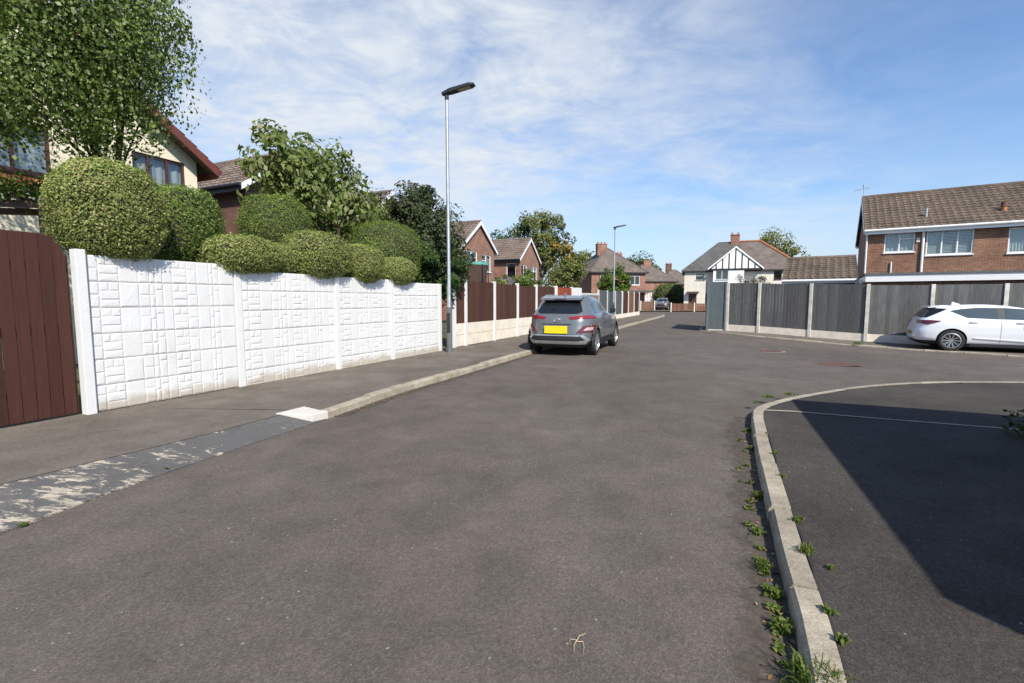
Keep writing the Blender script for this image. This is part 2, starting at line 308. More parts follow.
# ------------------------------------------------------------------ foliage
def leafset(P, Nrm, size, droop=0., aspect=.6, jitter=.9):
    n = len(P); P = np.asarray(P, float); N = np.asarray(Nrm, float) + rng.normal(0, jitter, (n, 3)); N /= np.linalg.norm(N, axis=1)[:, None] + 1e-9
    A = rng.normal(0, 1, (n, 3)); A[:, 2] -= droop * 2; A -= N * (A * N).sum(1)[:, None]; A /= np.linalg.norm(A, axis=1)[:, None] + 1e-9
    B = np.cross(N, A); L = (size * rng.uniform(.5, 1.45, n))[:, None]; W = L * aspect * .5
    v = np.stack([P - A * L * .5, P + B * W + N * L * .06, P + A * L * .5 - N * L * .12, P - B * W + N * L * .06], 1).reshape(-1, 3)
    return v, np.arange(4 * n).reshape(n, 4)
def fastmesh(name, groups, mats, parent=None):
    vs = np.concatenate([g[0] for g in groups]); off = 0; fs = []; mi = []
    for (v, f, m) in groups: fs.append(f + off); mi += [m] * len(f); off += len(v)
    f = np.concatenate(fs); me = bpy.data.meshes.new(name); me.vertices.add(len(vs)); me.vertices.foreach_set('co', vs.astype(np.float32).ravel())
    me.loops.add(f.size); me.loops.foreach_set('vertex_index', f.astype(np.int32).ravel()); me.polygons.add(len(f)); me.polygons.foreach_set('loop_start', np.arange(0, f.size, 4, dtype=np.int32))
    for m in mats: me.materials.append(m)
    me.polygons.foreach_set('material_index', mi); me.update(calc_edges=True); me.validate()
    o = bpy.data.objects.new(name, me); C.objects.link(o)
    if parent: o.parent = parent
    return o
def sph(n):
    d = rng.normal(0, 1, (n, 3)); return d / np.linalg.norm(d, axis=1)[:, None]
def shape_noise(d, seed, f=1.6, amp=.1):
    return np.array([1 + amp * noise.noise(V(x) * f + V((seed, seed * 1.7, 0))) * 2 for x in d])
def boxy(d, p=2.7): return (np.abs(d) ** p).sum(1) ** (-1 / p)
def ellcore(c, r, seed, amp, mi, k=.94, nu=40, nv=22):
    c = np.array(c); r = np.array(r); vs = []
    for j in range(nv + 1):
        for i in range(nu):
            t, p = 2 * math.pi * i / nu, math.pi * j / nv; vs.append((math.cos(t) * math.sin(p), math.sin(t) * math.sin(p), math.cos(p)))
    d = np.array(vs); s = (shape_noise(d, seed, 1.6, amp) * boxy(d))[:, None]; v = c + d * s * r * k
    f = np.array([(j * nu + i, (j + 1) * nu + i, (j + 1) * nu + (i + 1) % nu, j * nu + (i + 1) % nu) for j in range(nv) for i in range(nu)]); return v, f, mi
def bush(name, label, cat, c, r, n, size, mat, group=None, seed=0, amp=.06, rz=0, flat=None, parent=None, base=0.0):
    """clipped bush: leafy skin over a solid core coloured dark for the shade between leaves, standing on a stem"""
    root = thing(name, label, cat, (c[0], c[1], base), rz, group); c0 = (0, 0, c[2] - base)
    d = sph(n); s = shape_noise(d, seed, 1.6, amp) * boxy(d) * shape_noise(d, seed + 9, 5, .03) * np.where(rng.uniform(0, 1, n) < .025, rng.uniform(1.02, 1.09, n), rng.uniform(.91, 1.03, n)); P = np.array(c0) + d * s[:, None] * np.array(r)
    Nn = d / np.array(r); Nn /= np.linalg.norm(Nn, axis=1)[:, None]
    v, f = leafset(P, Nn, size, 0, .62, .55)
    fastmesh('foliage', [(v, f, 0)], [mat], root); fastmesh('shade_core', [ellcore(c0, r, seed, amp, 0, .9)], [core_shade_m], root)
    mb = MB(); mb.tube([(0, 0, 0), (.02, .01, c0[2] * .5), (0, 0, c0[2])], [.06, .05, .04], 7); mb.build('stem', bark_m, root, True); return root
def tree(name, label, cat, base, blobs, nclump, nleaf, size, mats, trunk_r=.15, group=None, droop=.3, spread=.28, aspect=.6, fill=.55, limbs=12, weights=None, trunk_h=None, tmat=None, limb_z=0):
    """blobs: (x,y,z,rx,ry,rz[,material index]) in metres from the base"""
    root = thing(name, label, cat, base, 0, group); vol = np.array([b[3] * b[4] * b[5] for b in blobs]) ** .67; vol /= vol.sum(); groups = []; ends = []
    for b, q in zip(blobs, vol):
        k = max(2, int(nclump * q)); d = sph(k); rad = np.cbrt(rng.uniform(fill ** 3, 1, k)) * shape_noise(d, b[0] + b[2], 1.4, .12)
        cc = np.array(b[:3]) + d * rad[:, None] * np.array(b[3:6]); mi = int(b[6]) if len(b) > 6 else 0
        if b[2] > limb_z: ends += [tuple(x) for x in cc[:max(1, limbs // len(blobs) + 1)]]
        per = max(3, int(nleaf * q / k)); sp_ = spread * (b[3] + b[4] + b[5]) / 3
        P = np.repeat(cc, per, 0); cs = np.repeat(rng.uniform(.6, 1.3, k), per)[:, None]; off = rng.normal(0, 1, P.shape); off /= np.maximum(1, np.linalg.norm(off, axis=1)[:, None] / 1.6)
        if droop > .6: off[:, 2] *= 1.5; off[:, 2] -= .6
        P = P + off * sp_ * cs * np.array([1, 1, .8])
        Nn = (P - np.array(b[:3])) / np.array(b[3:6]); Nn /= np.linalg.norm(Nn, axis=1)[:, None] + 1e-6; Nn[:, 2] += .4
        v, f = leafset(P, Nn, size, droop, aspect, .6); groups.append((v, f, mi))
    fastmesh('crown', groups, mats, root)
    top = np.mean([b[:3] for b in blobs], 0); th = trunk_h or top[2] * .55; mb = MB(); k = 6
    pts = [(top[0] * t * .35 + .06 * math.sin(5 * t), top[1] * t * .35 + .05 * math.cos(4 * t), th * t) for t in [i / k for i in range(k + 1)]]; mb.tube(pts, [trunk_r * (1.15 - .5 * i / k) for i in range(k + 1)], 9)
    for e in ends[:limbs + len(blobs)]:
        q = random.uniform(.45, 1); a = V(pts[-1]) * q; a.z = th * q; a = V((pts[-1][0] * q, pts[-1][1] * q, th * q)); e = V(e); m = a.lerp(e, .5) + V((random.uniform(-.1, .1), random.uniform(-.1, .1), .12)) * (e - a).length
        mb.tube([a, m, e], [trunk_r * .42, trunk_r * .24, trunk_r * .07], 6)
    mb.build('trunk', tmat or bark_m, root, True); return root

# ------------------------------------------------------------------ ground, road, pavements
def sheet(name, mat, xs, ys, dz=0.):
    mb = MB(); mb.v = [(x, y, gz(x, y) + dz) for y in ys for x in xs]; n = len(xs)
    mb.f = [(j * n + i, j * n + i + 1, (j + 1) * n + i + 1, (j + 1) * n + i) for j in range(len(ys) - 1) for i in range(n - 1)]; mb.m = [0] * len(mb.f)
    return tag(mb.build(name, mat), kind='structure')
def strip(name, A, B, za, zb, mat, n=60, m=3, side=None, kind='structure'):
    """surface between two plan lines; za / zb are heights above the terrain (numbers or functions of the line parameter)"""
    a = resample(A, n); b = resample(B, n); fa = za if callable(za) else (lambda t: za); fb = zb if callable(zb) else (lambda t: zb)
    mb = MB()
    def fn(u, v):
        i = min(n - 1, int(round(u * (n - 1)))); p = a[i].lerp(b[i], v); return (p.x, p.y, gz(p.x, p.y) + fa(u) * (1 - v) + fb(u) * v)
    mb.grid(fn, n - 1, m)
    if side is not None:
        mb.grid(lambda u, v: (lambda p, z: (p.x, p.y, gz(p.x, p.y) + side + (z - side) * v))(a[min(n - 1, int(round(u * (n - 1))))], fa(u)), n - 1, 1)
    for q, f in enumerate(mb.f):
        if len(f) == 4:
            p0, p1, p2 = (V(mb.v[f[i]]) for i in range(3)); nn = (p1 - p0).cross(p2 - p0)
            if nn.z < -1e-9: mb.f[q] = f[::-1]
    o = mb.build(name, mat); at = o.data.attributes.new('across', 'FLOAT', 'POINT'); at.data.foreach_set('value', [((q // n) / m if q < n * (m + 1) else 0.) for q in range(len(o.data.vertices))]); return tag(o, kind=kind)
far = [-900, -300, -120, -60, -30, -15, -6, -2, 1, 3, 4, 5, 6, 7, 8, 9, 10, 11, 12, 13, 14, 15, 16, 17, 18, 20, 23, 27, 33, 40, 60, 120, 300, 900]
sheet('ground', earth_m, far, [-300, -60, -20, -8, 0, 2, 4, 5, 6, 7, 8, 9, 10, 11, 12, 13, 14, 15, 16, 17, 18, 19, 20, 22, 25, 30, 40, 55, 70, 110, 300, 1200], -.06)
sheet('road', road_m, [-8 + .6 * i for i in range(90)], [-14 + .6 * i for i in range(116)], 0)
U = V((.409, .9125)); N2 = V((-.9125, .409))                         # along the street, and away from it to the left
WALL = V((-4.99, 5.55))
def wl(s, o=0): return WALL + U * s + N2 * o
KL = smoothline([(-2.23, 5.72), (-1.73, 7.33), (-.98, 8.98), (.33, 12.18), (2.0, 16), (4.1, 20.6), (8.0, 29.5), (11.3, 36.8), (13.2, 41), (13.6, 45), (11.5, 49), (5, 52.5)], 2)
def inset(P, d):
    out = []
    for i, p in enumerate(P):
        t = (P[min(i + 1, len(P) - 1)] - P[max(i - 1, 0)]).normalized(); out.append(p + V((-t.y, t.x)) * d)
    return out
back = [wl(.35, .06), wl(1.6, .06), wl(3.4, .06), wl(7, .06), wl(11, .06), wl(16, .06), wl(26, .06), wl(34, .06), wl(38.5, .06), (11, 41.8), (9.5, 44), (4, 48)]
strip('pavement', inset(KL, .125), back, .1, .1, pave_m, 90, 4)
AP = [(-6.5, -6), (-4.6, -1), (-3.6, 1.2), (-3.16, 2.84), (-3.03, 3.41), (-2.79, 4.18), (-2.23, 5.72)]
AI = [(-7.3, -6), (-5.4, -1), (-4.4, 1.5), (-3.77, 3.42), (-3.49, 3.96), (-3.11, 4.68), (-2.62, 5.82)]
strip('apron', AP, AI, .012, .088, apron_m, 60, 4, side=-.02)
strip('pavement', AI, [(-10.5, -6), (-8.6, -1), wl(-4.2, .3), wl(-2.2, .3), wl(-1.4, .3), wl(-.6, .3), wl(.35, .06)], .092, .1, pave_m, 60, 4)
strip('pavement', [(-2.23, 5.72), (-2.36, 5.76)], [(-2.62, 5.82), wl(.35, .06)], .09, .099, pave_m, 3, 2)
def kerb(name, P, wid, h, mat, stone=.915, seed=1):
    rnd = random.Random(seed); a = smoothline(P, 1); L = sum((q - p).length for p, q in zip(a, a[1:])); k = max(2, int(L / stone)); pts = resample(a, k * 4 + 1); ins = inset(pts, wid); mb = MB()
    for i in range(k):
        dz = rnd.uniform(-.011, .011); dx = rnd.uniform(-.006, .006); seg = range(i * 4, i * 4 + 5); ring = []
        for j in seg:
            f = pts[j]; b = ins[j]; t = (pts[min(j + 1, len(pts) - 1)] - pts[max(j - 1, 0)]).normalized()
            g_ = .009 * (1 if j == seg[0] else -1 if j == seg[-1] else 0); f = f + t * g_; b = b + t * g_; nn = (b - f).normalized(); f = f + nn * dx; z = gz(f.x, f.y)
            ring.append([(f.x, f.y, z - .05), (f.x + nn.x * .008, f.y + nn.y * .008, z + h - .022 + dz), (f.x + nn.x * .025, f.y + nn.y * .025, z + h + dz), (b.x - nn.x * .008, b.y - nn.y * .008, z + h + .003 + dz), (b.x, b.y, z - .05)])
        vs = [p for r_ in ring for p in r_]; n = 5
        fs = [(q * n + e, (q + 1) * n + e, (q + 1) * n + e + 1, q * n + e + 1) for q in range(4) for e in range(n - 1)] + [(0, 1, 2, 3, 4), tuple(4 * n + e for e in range(4, -1, -1))]
        mb.add(vs, fs)
    mb.fix = True; return tag(mb.build(name, mat), kind='structure')
kerb('kerb', KL, .13, .105, kerb_m)
mb = MB(); mb.prism([(-2.80, 5.58, .0), (-2.34, 5.52, .0), (-2.225, 5.715, .0), (-2.36, 5.77, .0), (-2.62, 5.96, .0)], (0, 0, .104))
wst = tag(mb.build('kerbstone', whitestone_m, bevel=.012), 'white painted kerbstone lying at the end of the kerb beside the flaking apron', 'kerbstone')
RK = [(-5.4, -12), (-2.55, -6), (-.55, -1.6), (.62, .7), (1.04, 1.58), (1.22, 1.95), (1.39, 2.38), (1.7, 3.08), (2.2, 4.23), (2.86, 5.68), (3.12, 6.02), (3.7, 6.48), (4.5, 6.95), (5.35, 7.4), (6.35, 7.8), (7.7, 8.22), (9.3, 8.55), (13, 9.1), (24, 10.5)]
RKs = smoothline(RK, 1)
kerb('kerb', RK, -.135, .1, kerb_m, seed=3)
ck = resample(RKs, 260)[:175]
rc = random.Random(2); wv = [abs(noise.noise(V((p.x * 3, p.y * 3, 0)))) for p in ck]
strip('crack', [p + (q - p).normalized() * .0 for p, q in zip(inset(ck, -.134), ck)], [p + (p - q).normalized() * (.002 + .05 * max(0, v - .22)) for p, q, v in zip(inset(ck, -.136), ck, wv)], .1035, .1025, dark_m, 175, 1)
i0 = [p for p in RKs]; i1 = inset(RKs, -.13)
ln = [(-.6, -14), (2.2, -6), (3.3, -1.6), (3.6, .7), (3.9, 1.6), (4.2, 2.2), (4.6, 2.8), (5.0, 3.4), (5.6, 4.2), (6.8, 4.7), (8, 5), (9.5, 5.2), (11, 5.3), (13, 5.4), (16, 5.5), (19, 5.6), (26, 5.8)]
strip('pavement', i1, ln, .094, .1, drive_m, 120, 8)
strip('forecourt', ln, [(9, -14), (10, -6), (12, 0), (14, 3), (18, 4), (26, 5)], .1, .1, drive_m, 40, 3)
strip('edging', [(3.0, 5.74), (3.35, 5.68), (4.2, 5.3), (5.4, 4.8), (7, 4.1)], [(3.02, 5.79), (3.37, 5.725), (4.21, 5.34), (5.42, 4.84), (7.02, 4.14)], .103, .103, kerb_m, 24, 1)
RF = [V((8.45, 21.6)), V((8.75, 20.3)), V((9.6, 18.7)), V((10.65, 17.55)), V((12.0, 16.2)), V((12.75, 15.4)), V((13.6, 14.6)), V((14.6, 13.2)), V((16.5, 11.9)), V((22, 11.6))]
kerb('kerb', [V((13.0, 31)), V((9.5, 24.3))] + [V((p.x, p.y)) for p in smoothline(RF, 1)], .1, .05, kerb_m, seed=8)
strip('pavement', inset(smoothline([V((13.0, 31)), V((9.5, 24.3))] + RF, 1), .1), [(13.7, 30.5), (10.2, 24.2), (8.9, 21.5), (9.7, 21.1), (10.9, 19.9), (12, 18.8), (13.0, 17.7), (14, 17.1), (15, 16.5), (17, 15.3), (19.5, 13.7), (24, 11.8)], .052, .06, farpave_m, 60, 4)
# garden ground behind the walls, and beyond the junction
strip('garden_soil', [wl(-3, .35), wl(40, .35)], [wl(-3, 40), wl(40, 40)], .06, .06, earth_m, 20, 4)
strip('driveway', [(12.6, 56.6), (50, 56.6)], [(12.6, 120), (50, 120)], .05, .05, farpave_m, 20, 4)
for (x, y, nm, rx, ry, a) in ((7.35, 13.55, 'round rusty manhole cover farther up the road', .36, .36, 0), (7.4, 10.95, 'rusty oblong manhole cover nearer the kerb corner', .48, .34, .1)):
    root = thing('manhole_cover', nm, 'manhole cover', (x, y, gz(x, y) + .004), a); k = 24 if rx == ry else 4
    P = lambda s, z: [(rx * s * math.cos(2 * math.pi * (i + .5) / k) * (1 if k > 4 else 1.41), ry * s * math.sin(2 * math.pi * (i + .5) / k) * (1 if k > 4 else 1.41), z) for i in range(k)]
    MB().prism(P(1, 0), (0, 0, .004)).build('frame', kerb_m if k > 4 else iron_m, root); m2 = MB(); m2.prism(P(.86, .004), (0, 0, .004))
    for i in range(-3, 4): m2.box(-rx * .7, rx * .7, i * ry * .18 - .012, i * ry * .18 + .012, .008, .012)
    m2.build('lid', iron_m, root)
# dirt washed along the right gutter
t = NT('gutter_dirt'); f = t.noise(7, 7, .7); uvx = t.n('ShaderNodeSeparateXYZ'); t.l(t.tc.outputs['Generated'], uvx.inputs[0])
t.col(t.ramp(t.noise(25, 5), [(.3, (.06, .048, .037)), (.7, (.135, .108, .082))])); t.fin(.95); tr = t.n('ShaderNodeBsdfTransparent'); mx = t.n('ShaderNodeMixShader')
at_n = t.n('ShaderNodeAttribute'); at_n.attribute_name = 'across'; t.l(t.ramp(t.math('SUBTRACT', t.math('ADD', f, .22), t.math('MULTIPLY', at_n.outputs['Fac'], .42)), [(.38, 0.), (.66, .8)]), mx.inputs[0]); t.l(tr.outputs[0], mx.inputs[1]); t.l(t.p.outputs[0], mx.inputs[2]); t.l(mx.outputs[0], t.out.inputs[0]); dirt_m = t.m
strip('gutter_dirt', RKs[3:20], inset(RKs, .30)[3:20], .006, .005, dirt_m, 60, 4, kind='stuff')
strip('gutter_dirt', KL[1:16], inset(KL, -.22)[1:16], .006, .005, dirt_m, 60, 4, kind='stuff')

# ------------------------------------------------------------------ left side: gate, white wall, lamp, fence
ANG = math.atan2(U.y, U.x)
wall = thing('white_wall', 'tall white painted block-patterned concrete wall under the clipped bushes', 'wall', (WALL.x, WALL.y, 0), ANG)
posts = [(.03, 2.02), (1.98, 1.9), (4.0, 1.95), (5.66, 1.88), (7.62, 1.84)]; bz = [.11, .03, .02, -.02]; rh = .31
def relief(mb, x0, x1, z0, h, seed, cut=1e9):
    rnd = random.Random(seed); x = x0; g_ = .004
    def stone(a, b, c, d):
        pr = rnd.uniform(.0025, .008); e = .014; j = lambda: rnd.uniform(-.0028, .0028)
        a += g_ / 2; b -= g_ / 2; c += g_ / 2; d -= g_ / 2
        o = [(a, 0, c), (b, 0, c), (b, 0, d), (a, 0, d)]; q = [(a + e + j(), -pr + j() * .3, c + e + j()), (b - e + j(), -pr + j() * .3, c + e + j()), (b - e + j(), -pr + j() * .3, d - e + j()), (a + e + j(), -pr + j() * .3, d - e + j())]
        m_ = ((a + b) / 2 + j() * 3, -pr - rnd.uniform(.0, .0025), (c + d) / 2 + j() * 3)
        mb.add(o + q + [m_], [(0, 1, 5, 4), (1, 2, 6, 5), (2, 3, 7, 6), (3, 0, 4, 7), (4, 5, 8), (5, 6, 8), (6, 7, 8), (7, 4, 8)])
    pat = [('f', .2), ('s', .13), ('t', .26), ('f', .27), ('s', .16), ('p', .2), ('f', .15), ('t', .24), ('s', .17), ('f', .22), ('p', .18)]; i = rnd.randrange(3)
    while x < x1 - .03:
        k, wd = pat[i % len(pat)]; wd *= .8; i += 1; b = min(x1, x + wd)
        if x1 - b < .07: b = x1
        z1 = z0 + h
        if k == 'f': stone(x, b, z0, z1)
        elif k == 's': m = z0 + h * rnd.choice((.38, .5, .62)); stone(x, b, z0, m); stone(x, b, m, z1)
        elif k == 't': stone(x, b, z0, z0 + h * .3); stone(x, b, z0 + h * .3, z0 + h * .66); m = x + (b - x) * rnd.uniform(.35, .65); stone(x, m, z0 + h * .66, z1); stone(m, b, z0 + h * .66, z1)
        else: m = x + (b - x) * .4; stone(x, m, z0, z0 + h * .5); stone(x, m, z0 + h * .5, z1); stone(m, b, z0, z0 + h * .72); stone(m, b, z0 + h * .72, z1)
        x = b
for i in range(4):
    x0 = posts[i][0] + .065; x1 = posts[i + 1][0] - .065; mb = MB()
    for r_ in range(6):
        z0 = bz[i] + r_ * rh; mb.box(x0, x1, .001, .05, z0 + .0, z0 + rh - .006); relief(mb, x0 + .004, x1 - .004, z0 + .002, rh - .010, 11 + (r_ % 3))
    mb.build('panel', white_m, wall)
for i, (s, zt) in enumerate(posts):
    mb = MB(); e = .05 if i == 0 else .055; d = -.04 if i in (0, 2) else -.02
    mb.prism([(s - e, d, 0), (s + e, d, 0), (s + e, .08, 0), (s - e, .08, 0)], (0, 0, zt)); mb.build('post', whitepost_m, wall, bevel=.008)
gate = thing('timber_gate', 'dark brown vertical board gate with a clipped top corner beside the white wall', 'gate', (WALL.x, WALL.y, 0), ANG)
def gtop(x): return 2.165 - min(.24, max(0, (x + .2)) * 1.6)
mb = MB(); x = -2.9
while x < -.06:
    x1 = min(-.05, x + .118); za, zb = gtop(x), gtop(x1); y = .05 + random.uniform(-.002, .002)
    mb.prism([(x + .004, y, .13), (x1 - .004, y, .13), (x1 - .004, y, zb), (x + .004, y, za)], (0, .022, 0)); x = x1
mb.build('boards', gatewood_m, gate)
mb = MB()
for z in (.35, 1.05, 1.75): mb.box(-2.9, -.06, .076, .12, z, z + .1)
mb.build('rail', gatewood_m, gate)
def lamp(name, label, x, y, zb, h, rz, armx=.75):
    root = thing(name, label, 'street lamp', (x, y, zb), rz, 'street lamps')
    MB().tube([(0, 0, 0), (0, 0, .55), (0, 0, 1.15)], [.07, .07, .07], 14).build('base_section', basegr_m, root, True)
    MB().tube([(0, 0, 1.1), (0, 0, 1.2), (0, 0, h)], [.07, .048, .036], 14).build('pole', galv_m, root, True)
    MB().box(-.045, .045, -.072, -.066, .5, 1.0).build('door', dkmetal_m, root)
    c, s_ = math.cos(.2), math.sin(.2); P = lambda u, v, q: (u * c - q * s_, v, h + u * s_ + q * c)
    hd = MB(); hd.add([P(-.12, -.05, -.03), P(.1, -.1, -.035), P(.62, -.12, -.03), P(.72, -.08, -.02), P(.72, .08, -.02), P(.62, .12, -.03), P(.1, .1, -.035), P(-.12, .05, -.03),
                       P(-.12, -.04, .03), P(.1, -.09, .05), P(.6, -.1, .035), P(.7, -.07, .015), P(.7, .07, .015), P(.6, .1, .035), P(.1, .09, .05), P(-.12, .04, .03)],
                      [tuple(range(8))[::-1], tuple(range(8, 16))] + [(i, (i + 1) % 8, 8 + (i + 1) % 8, 8 + i) for i in range(8)])
    ho = hd.build('lamp_head', dkmetal_m, root)
    MB().add([P(.3, -.085, -.04), P(.6, -.085, -.036), P(.6, .085, -.036), P(.3, .085, -.04)], [(3, 2, 1, 0)]).build('lens', lens_m, ho)
    MB().tube([(0, 0, h - .16), (0, 0, h + .04)], .05, 12).build('bracket', dkmetal_m, root, True); return root
lamp('street_lamp', 'tall grey street lamp with a dark flat head at the end of the white wall', -1.58, 12.1, .1, 6.32, R(-12))
lamp('street_lamp', 'far street lamp rising behind the grey parked car', 6.5, 30.8, .1, 5.85, R(-5))

def panel_fence(root, P, zb, base_h, top, wood, post, base, boards=.105, pw=.1, capd=0, pz=.05, lean=0, basep=True):
    """P: plan points of the posts in order; boards face the street side (right-hand side walking along P)"""
    P = [V(p) for p in P]
    top0 = top
    for i, (a, b) in enumerate(zip(P, P[1:])):
        top = top0 + random.uniform(-.03, .02); L = (b - a).length; t = (b - a) / L; n = V((t.y, -t.x)); za = zb(a); z2 = zb(b); g_ = lambda s: za + (z2 - za) * s / L
        mb = MB(); s = pw / 2
        while s < L - pw / 2 - .02:
            e = min(L - pw / 2, s + boards); o = n * (.012 if random.random() < .5 else .016); q = a + t * s; r_ = a + t * e; zt = g_((s + e) / 2) + top + random.uniform(-.004, .004); z0 = g_((s + e) / 2) + base_h
            pts = [(q.x - n.x * .004, q.y - n.y * .004, z0), (r_.x + o.x, r_.y + o.y, z0), (r_.x + o.x, r_.y + o.y, zt), (q.x - n.x * .004, q.y - n.y * .004, zt)]; mb.prism(pts, (-n.x * .012, -n.y * .012, 0)); s = e
        m0 = (za + z2) / 2
        for zc in (m0 + base_h + .12, m0 + top - .1): c = (a + b) / 2 - n * .03; mb.obb((c.x, c.y, zc), (t.x * (L / 2 - pw / 2), t.y * (L / 2 - pw / 2), (z2 - za) / 2), (n.x * .016, n.y * .016, 0), (0, 0, .03))
        w_ = wood[i % len(wood)] if isinstance(wood, list) else wood; mb.build('panel', w_, root)
        if base_h > .05:
            mb = MB(); nb = max(1, int(round(base_h / .3)))
            for k in range(nb):
                h0 = base_h * k / nb; c = (a + b) / 2; mb.obb((c.x, c.y, m0 + h0 + base_h / nb / 2), (t.x * (L / 2 - pw / 2), t.y * (L / 2 - pw / 2), (z2 - za) / 2), (n.x * .022, n.y * .022, 0), (0, 0, base_h / nb / 2 - .005))
            mb.build('gravel_board', base, root)
    for p, (i) in zip(P, range(len(P))):
        t = ((P[min(i + 1, len(P) - 1)] - P[max(i - 1, 0)])).normalized(); n = V((t.y, -t.x)); mb = MB(); z = zb(p); le = V((0, 0, 0))
        c = [p + t * a * pw / 2 + n * b * .055 for a, b in ((-1, -1), (1, -1), (1, 1), (-1, 1))]; mb.prism([(q.x, q.y, z - .1) for q in c], (0, 0, top + pz + .1)); mb.build('post', post, root, bevel=.008)
FB = V((-1.67, 13.31)); FU = V((.4115, .911))
def fl(s, o=0): return FB + FU * s + V((-FU.y, FU.x)) * o
z1 = lambda p: .1
bf = thing('panel_fence', 'dark brown board fence with white posts and white base boards beyond the lamp', 'fence', (0, 0, 0))
panel_fence(bf, [fl(s) for s in (.1, .73, 2.62, 4.5, 6.35, 8.62)], z1, .66, 1.86, brownfence_m, whitepost_m, cream_base_m, pw=.12)
of = thing('panel_fence', 'short bright orange red fence panel behind the grey car', 'fence', (0, 0, 0))
panel_fence(of, [fl(s) for s in (8.78, 11.1)], z1, .3, 1.86, redfence_m, whitepost_m, cream_base_m, pw=.12)
bw = thing('brick_wall', 'low red brick wall with pale coping beyond the orange panel', 'wall', (*fl(12.4), .1), math.atan2(FU.y, FU.x))
MB().box(0, 3.6, -.1, .1, 0, 1.55).build('brickwork', brick_red_m, bw); MB().box(-.05, 3.65, -.14, .14, 1.553, 1.66).build('coping', conc_m, bw)
MB().box(-1.05, -.25, -.2, .2, 0, 1.9).build('pier', whitepost_m, bw)
gf = thing('panel_fence', 'blue grey board fence with pale posts behind the far street lamp', 'fence', (0, 0, 0))
panel_fence(gf, [fl(s) for s in (16.3, 18.5, 20.8, 23.0)], z1, .3, 1.86, blufence_m, conc_m, cream_base_m)
b2 = thing('panel_fence', 'far brown board fence at the road bend beyond the far street lamp', 'fence', (0, 0, 0))
panel_fence(b2, [fl(s) for s in (23.2, 25.4, 27.8, 30.2)], z1, .3, 1.86, [brownfence_m, lowfence_m], whitepost_m, cream_base_m)

# ------------------------------------------------------------------ houses
def wallface(mb, P0, d, W, z0, z1, ops=(), m=0, rev=.09):
    P0, d = V((P0[0], P0[1])), V((d[0], d[1])); o = V((d.y, -d.x)); P = lambda s, z, k=0: (P0.x + d.x * s - o.x * k, P0.y + d.y * s - o.y * k, z)
    xs = sorted({0, W, *[v for q in ops for v in (q[0], q[0] + q[2])]}); zs = sorted({z0, z1, *[v for q in ops for v in (q[1], q[1] + q[3])]})
    for a, b in zip(xs, xs[1:]):
        for c, e in zip(zs, zs[1:]):
            if any(q[0] < (a + b) / 2 < q[0] + q[2] and q[1] < (c + e) / 2 < q[1] + q[3] for q in ops): continue
            mb.add([P(a, c), P(b, c), P(b, e), P(a, e)], [(0, 1, 2, 3)], m)
    for (x, z, w_, h) in [q[:4] for q in ops]:
        mb.add([P(x, z), P(x + w_, z), P(x + w_, z + h), P(x, z + h)] + [P(x, z, rev), P(x + w_, z, rev), P(x + w_, z + h, rev), P(x, z + h, rev)], [(0, 4, 5, 1), (1, 5, 6, 2), (2, 6, 7, 3), (3, 7, 4, 0)], m)
def window(root, P0, d, x, z, w_, h, mull=(), trans=(), fm=None, sill=None, curtain=None, t=.055, name='window', blind=None, label=None):
    fm = fm or upvc_m; P0, d = V((P0[0], P0[1])), V((d[0], d[1])); o = V((d.y, -d.x))
    def bar(mb, a, b, c, e, k0, k1, m=0):
        p = P0 + d * (a + b) / 2 - o * (k0 + k1) / 2; mb.obb((p.x, p.y, (c + e) / 2), (d.x * (b - a) / 2, d.y * (b - a) / 2, 0), (o.x * (k1 - k0) / 2, o.y * (k1 - k0) / 2, 0), (0, 0, (e - c) / 2), m)
    mb = MB(); x1 = x + w_; y1 = z + h; a, b = .03, .085
    bar(mb, x, x1, y1 - t, y1, a, b); bar(mb, x, x1, z, z + t, a, b); bar(mb, x, x + t, z + t, y1 - t, a, b); bar(mb, x1 - t, x1, z + t, y1 - t, a, b)
    for q in mull: bar(mb, x + w_ * q - t * .5, x + w_ * q + t * .5, z + t, y1 - t, a, b)
    for (q, u0, u1) in trans: bar(mb, x + w_ * u0, x + w_ * u1, z + h * q - t * .4, z + h * q + t * .4, a + .002, b - .002)
    f = mb.build(name, fm, root); tag(f, label)
    mb = MB(); bar(mb, x + t, x1 - t, z + t, y1 - t, .058, .064); mb.build('pane', pane_m, f)
    mb = MB(); bar(mb, x - .04, x1 + .04, z - .06, z - .003, -.06, .09); mb.build('sill', sill or fm, f)
    if curtain: 
        mb = MB(); nq = 24
        for (c0, c1) in curtain:
            mb.grid(lambda u, v: (lambda p: (p.x, p.y, z + t + (h - 2 * t) * v))(P0 + d * (x + w_ * (c0 + (c1 - c0) * u)) - o * (.16 + .015 * math.sin(u * 40))), nq * 2, 1)
        mb.build('curtain', curtain_m, f)
    if blind:
        mb = MB(); k = int(h / .07)
        for i in range(k): bar(mb, x + t, x1 - t, z + t + i * .07, z + t + i * .07 + .045, .14, .15)
        mb.build('blind', curtain_m, f)
    return f
